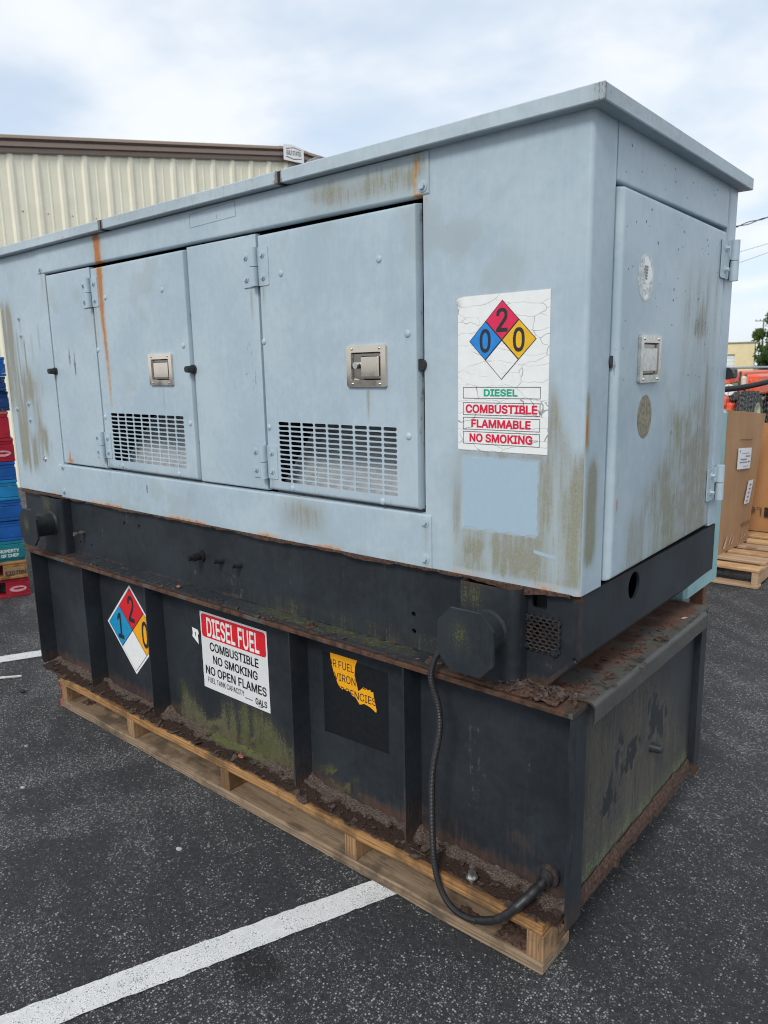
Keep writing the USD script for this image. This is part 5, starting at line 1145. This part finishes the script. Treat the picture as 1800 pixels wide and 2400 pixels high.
# ------------------------------------------------------------------ orange boom lift behind the fence
ORG = plain('orange_machine_paint', (.80, .105, .040), .4, 0, .06, 0, 6); TYRE = plain('dusty_tyre', (.035, .035, .037), .8, 0, .3, .3, 30); RIMC = plain('cream_rim', (.55, .54, .40), .5, 0, .08); HYD = plain('dark_hydraulics', (.03, .028, .028), .6)
lift = Thing('boom_lift', 'orange boom lift with chunky tyres parked behind the fence', 'boom lift', (-4.1, 15.6, 0))
def wheel(cx, cy, r, w, out):
    a = np.array([(-w / 2, .52 * r), (-w / 2, .90 * r), (-w * .40, r * .985), (0, r), (w * .40, r * .985), (w / 2, .90 * r), (w / 2, .52 * r)])
    tt = np.linspace(0, 2 * PI, 49); P = np.array([[(cx + q, cy + s_ * math.cos(t_), r + s_ * math.sin(t_)) for t_ in tt] for q, s_ in a])
    ty = gridmesh(P); lugs = []
    for k in range(24):
        t_ = 2 * PI * k / 24
        for sd in (-1, 1):
            b = trimesh.creation.box((w * .46, .045, .035)); b.apply_transform(trimesh.transformations.rotation_matrix(sd * .5, (0, 0, 1))); b.apply_translation((sd * w * .25, 0, r + .006))
            b.apply_transform(trimesh.transformations.rotation_matrix(t_ + (PI / 24 if sd > 0 else 0), (1, 0, 0))); b.apply_translation((cx, cy, r)); lugs.append(b)
    wp = lift.part('tyre', cat_([ty] + lugs), TYRE, smooth=35)
    dsh = [(w / 2 * out * .9, .54 * r), (w / 2 * out * 1.02, .52 * r), (w / 2 * out * .9, .46 * r), (w / 2 * out * .35, .40 * r), (w / 2 * out * .30, .20 * r), (w / 2 * out * .55, .18 * r), (w / 2 * out * .55, .001)]
    P = np.array([[(cx + q, cy + s_ * math.cos(t_), r + s_ * math.sin(t_)) for t_ in tt] for q, s_ in dsh])
    lift.part('rim', gridmesh(P), RIMC, parent=wp, smooth=40)
for cy in (14.66, 16.75):
    wheel(-3.36, cy, .435, .30, 1); wheel(-4.95, cy, .435, .30, -1)
lift.part('chassis', cat_([cbox(-4.75, -3.60, 14.35, 17.05, .42, .66, .03), cbox(-4.4, -3.95, 14.2, 17.2, .36, .5, .03)]), ORG)
lift.part('turntable', cbox(-4.70, -3.55, 14.5, 16.7, .70, .80, .02), HYD)
lift.part('engine_cover', cbox(-3.62, -3.33, 15.15, 16.55, .80, 1.20, .04), ORG)
lift.part('tank_cover', cbox(-4.70, -4.30, 14.55, 16.4, .80, 1.28, .05), ORG)
lift.part('counterweight', cbox(-4.62, -3.70, 14.22, 14.62, .58, .80, .05), ORG)
lift.part('counterweight_stripe', cbox(-4.60, -3.78, 14.205, 14.222, .735, .785, .004), WHITE)
lift.part('control_box', cbox(-4.15, -3.72, 14.45, 14.8, 1.02, 1.30, .03), ORG)
lift.part('round_emblem', cat_([cyl((-3.72, 14.44, .92), (-3.72, 14.46, .92), .115, 24)]), WHITE)
lift.part('emblem_bar', bx(-3.725, -3.715, 14.432, 14.44, .82, 1.02), GREYINK)
for k in range(4): lift.part('lift_cylinder', cyl((-3.66 + .05 * k, 14.9, .82), (-3.66 + .05 * k, 15.0, 1.27 - .03 * k), .022, 12), ORG if k % 2 else HYD, smooth=40)
lift.part('beacon', cat_([cyl((-3.52, 14.72, .97), (-3.52, 14.72, 1.14), .055, 16), dome_rivet((-3.52, 14.72, 1.14), .055, 'z', .8)]), plain('cream_canister', (.62, .58, .46), .4), smooth=40)
lift.part('boom', cat_([cbox(-4.25, -3.95, 14.7, 18.6, 1.02, 1.26, .03), cbox(-4.20, -4.0, 17.5, 20.2, .98, 1.14, .02)]), ORG)
lift.part('step_panel', cbox(-3.60, -3.42, 15.0, 15.12, .60, 1.12, .02), ORG)

# ------------------------------------------------------------------ ground beyond the fence
def grass_mat():
    g = G(); pos = g('geometry').position
    n = g.noise(pos, 1.2, 5.0, .6); f = g.noise(pos, 60.0, 3.0, .7)
    c = g.mix(g.sstep(n, .3, .7), (.055, .10, .028), (.10, .15, .045)); c = g.mix(g.sstep(f, .45, .75), c, (.16, .19, .07))
    return g.done('grass_green', g('principled_bsdf', base_color=c, roughness=.9, normal=g('bump', height=f, strength=.8, distance=.03).normal).BSDF)
q0, q1 = fpt(-60, 0, .35), fpt(160, 0, .35); q2, q3 = fpt(160, 0, 260), fpt(-60, 0, 260)
single('grass', M([(a[0], a[1], .006) for a in (q0, q1, q2, q3)], [(0, 1, 2, 3)]), grass_mat(), kind='structure')
single('road', M([(a[0], a[1], .012) for a in (fpt(-60, 0, 18), fpt(160, 0, 18), fpt(160, 0, 27), fpt(-60, 0, 27))], [(0, 1, 2, 3)]), plain('pale_concrete', (.34, .33, .30), .9, 0, .06, 0, 2), kind='structure')
GB = Thing('paper_scraps', 'crumpled white paper scraps in the grass behind the cartons', 'litter', (-2.2, 14.2, 0)) if False else None

# ------------------------------------------------------------------ far building, trees, pole and wires
FARW = plain('buff_masonry', (.74, .61, .38), .9, 0, .05, 0, 1.5)
far = Thing('far_building', 'flat-roofed buff building with a white roller door in the distance', 'building', (-30, 106, 0))
fdir = np.array([.972, .234]); fback = np.array([-.234, .972]); FO = np.array([-26.2, 105.93])
def fb(u, v, z): q = FO + fdir * u + fback * v; return (q[0], q[1], z)
far.part('wall', cat_([M([fb(-22, 0, 0), fb(-2.30, 0, 0), fb(-2.30, 0, 3.87), fb(-22, 0, 3.87)], [(0, 1, 2, 3)]) if False else M([fb(-22, 0, 2.45), fb(0, 0, 2.45), fb(0, 0, 3.87), fb(-22, 0, 3.87)], [(0, 1, 2, 3)]), M([fb(-2.3, 0, 0), fb(0, 0, 0), fb(0, 0, 2.45), fb(-2.3, 0, 2.45)], [(0, 1, 2, 3)]), M([fb(-22, 0, 0), fb(-5.6, 0, 0), fb(-5.6, 0, 2.45), fb(-22, 0, 2.45)], [(0, 1, 2, 3)]), M([fb(0, 0, 0), fb(0, 14, 0), fb(0, 14, 3.87), fb(0, 0, 3.87)], [(0, 1, 2, 3)])]), FARW)
far.part('roof_edge', cat_([M([fb(-22.2, -.15, 3.87), fb(.2, -.15, 3.87), fb(.2, -.15, 4.02), fb(-22.2, -.15, 4.02)], [(0, 1, 2, 3)]), M([fb(-22.2, -.15, 4.02), fb(.2, -.15, 4.02), fb(.2, 14, 4.02), fb(-22.2, 14, 4.02)], [(0, 1, 2, 3)])]), plain('grey_flashing', (.30, .28, .24), .7))
dr_ = far.part('roller_door', M([fb(-5.6, .25, 0), fb(-2.3, .25, 0), fb(-2.3, .25, 2.45), fb(-5.6, .25, 2.45)], [(0, 1, 2, 3)]), plain('white_door', (.72, .74, .76), .6))
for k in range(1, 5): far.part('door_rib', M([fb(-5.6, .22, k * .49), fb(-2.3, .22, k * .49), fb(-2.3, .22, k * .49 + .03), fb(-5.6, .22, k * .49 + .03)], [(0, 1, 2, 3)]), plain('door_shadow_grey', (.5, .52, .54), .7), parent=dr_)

def leaf_mat(name, a, b):
    g = G(); oi = g('geometry').random_per_island; pos = g('geometry').position
    n = g.noise(pos, .6, 3.0)
    c = g.mix(g.add(g.mul(oi, .6), g.mul(n, .4)), a, b)
    d = g('principled_bsdf', base_color=c, roughness=.6, specular_ior_level=.3).BSDF
    tr = g('translucent_bsdf' if True else '', color=c).BSDF
    return g.done(name, g('mix_closure', fac=.45, closure1=d, closure2=tr).closure)
LEAFM = leaf_mat('tree_leaves', (.085, .145, .03), (.21, .29, .075)); LEAFD = leaf_mat('dark_tree_leaves', (.05, .10, .03), (.12, .19, .055)); BARK = plain('tree_bark', (.09, .07, .05), .9, 0, .3)
def tree(label, x, y, h, r, seed, mat, nleaf=5200, low=.12):
    rg = np.random.default_rng(seed)
    t = Thing('broadleaf_tree', label, 'tree', (x, y, 0), local=True)
    limbs = [tube([(0, 0, 0), (.1, .05, h * .25), (.0, .1, h * .5), (.1, 0, h * .8)], [.035 * h, .028 * h, .018 * h, .005 * h], 8)]
    for k in range(7):
        a = rg.random() * 2 * PI; z0 = h * (.18 + .45 * rg.random()); L = r * (.5 + .4 * rg.random())
        limbs.append(tube([(0, .05, z0), (math.cos(a) * L * .5, math.sin(a) * L * .5, z0 + L * .35), (math.cos(a) * L, math.sin(a) * L, z0 + L * .6)], [.012 * h, .008 * h, .002 * h], 6))
    t.part('trunk', cat_(limbs), BARK)
    nc = 46; cc = []
    while len(cc) < nc:
        p = rg.normal(size=3); p /= np.linalg.norm(p); p *= rg.random() ** .4
        q = np.array([p[0] * r, p[1] * r, h * (low + (1 - low) * .5) + p[2] * h * (1 - low) * .5]); cc.append(q)
    cc = np.array(cc); cr = r * (.16 + .20 * rg.random(nc))
    k = rg.integers(0, nc, nleaf); d = rg.normal(size=(nleaf, 3)); d /= np.linalg.norm(d, axis=1, keepdims=True)
    c = cc[k] + d * (cr[k] * (.55 + .5 * rg.random(nleaf)))[:, None]
    s_ = .15 + .17 * rg.random(nleaf); n1 = rg.normal(size=(nleaf, 3)); n1 /= np.linalg.norm(n1, axis=1, keepdims=True); n2 = np.cross(n1, rg.normal(size=(nleaf, 3))); n2 /= np.linalg.norm(n2, axis=1, keepdims=True)
    V = np.stack([c - n1 * s_[:, None], c + n2 * s_[:, None] * .55, c + n1 * s_[:, None], c - n2 * s_[:, None] * .55], 1).reshape(-1, 3)
    F = np.arange(nleaf * 4).reshape(-1, 4)
    t.part('crown', M(V, F), mat)
vd = np.array([-.236, .972]); vr = np.array([.972, .236])
def farpt(px, dist):
    k = (px - 900) / FPX; dv = fw[:2] / np.linalg.norm(fw[:2]); p = CAM[:2] + (dv + k * rt[:2]) * dist
    return p
def at_az(lat, dist):
    """lat metres to the right of the far building's right edge direction, dist metres away."""
    base = np.array([-26.2, 105.93]) - CAM[:2]; base /= np.linalg.norm(base); rgt = np.array([base[1], -base[0]])
    return CAM[:2] + base * dist + rgt * lat
for i, (lat, dist, h, r, m_, lb_) in enumerate(((4.3, 112, 7.8, 4.4, LEAFM, 'light green tree just right of the far building'), (9.0, 116, 11.0, 5.6, LEAFM, 'tall green tree at the right edge of the view'), (2.4, 101, 3.4, 1.9, LEAFD, 'dark low tree against the corner of the far building'), (5.6, 99, 4.0, 2.6, LEAFD, 'dark bushy tree low beside the far building'), (14, 118, 10.5, 5.0, LEAFM, 'broad tree beyond the right edge'))):
    p = at_az(lat, dist); tree(lb_, p[0], p[1], h, r, 200 + i, m_, 9000, .06)
pp = at_az(1.0, 135); 
pole = Thing('utility_pole', 'thin utility pole with crossarm above the distant trees', 'utility pole', (pp[0], pp[1], 0))
POLEM = plain('grey_pole_wood', (.22, .21, .20), .9)
pole.part('pole', cyl((pp[0], pp[1], 0), (pp[0], pp[1], 8.1), .15, 8, .11), POLEM)
cvec = np.array([.97, .24, 0]); c0 = np.array([pp[0], pp[1], 7.75])
pole.part('crossarm', tube([c0 - cvec * 1.25, c0, c0 + cvec * 1.25], .06, 6), POLEM)
for s_ in (-1.1, -.5, .5, 1.1): pole.part('insulator', cyl(c0 + cvec * s_, c0 + cvec * s_ + np.array([0, 0, .28]), .06, 8), POLEM)
WIRE = plain('black_wire', (.03, .03, .033), .6); WIREG = plain('grey_wire', (.24, .24, .25), .6)
def wire(name, a, b, r, mt, lb_, sag=.25, tw=0.0):
    a, b = np.array(a, float), np.array(b, float); d = b - a; s_ = np.linspace(-3.2, 7.5, 90)
    pts = a[None] + d[None] * s_[:, None] * 1.0
    if tw: pts = pts + np.stack([0 * s_, 0 * s_, tw * np.sin(s_ * 6.0)], 1)
    single(name, tube(pts, r, 6), mt, lb_, 'wire')
wire('power_cable', (-3.925, 15.307, 4.191), (-3.533, 15.679, 4.342), .010, WIRE, 'thick black twisted power cable, upper strand, right of the generator', tw=.016)
wire('power_cable', (-3.925, 15.307, 4.180), (-3.533, 15.679, 4.325), .009, WIRE, 'thick black twisted power cable, lower strand, right of the generator', tw=-.016)
wire('overhead_wire', (-3.886, 15.204, 3.656), (-3.474, 15.593, 3.807), .0045, WIREG, 'thin pale overhead wire, upper of the two under the cable')
wire('overhead_wire', (-3.863, 15.17, 3.444), (-3.455, 15.564, 3.628), .0045, WIREG, 'thin pale overhead wire, lower of the two under the cable')
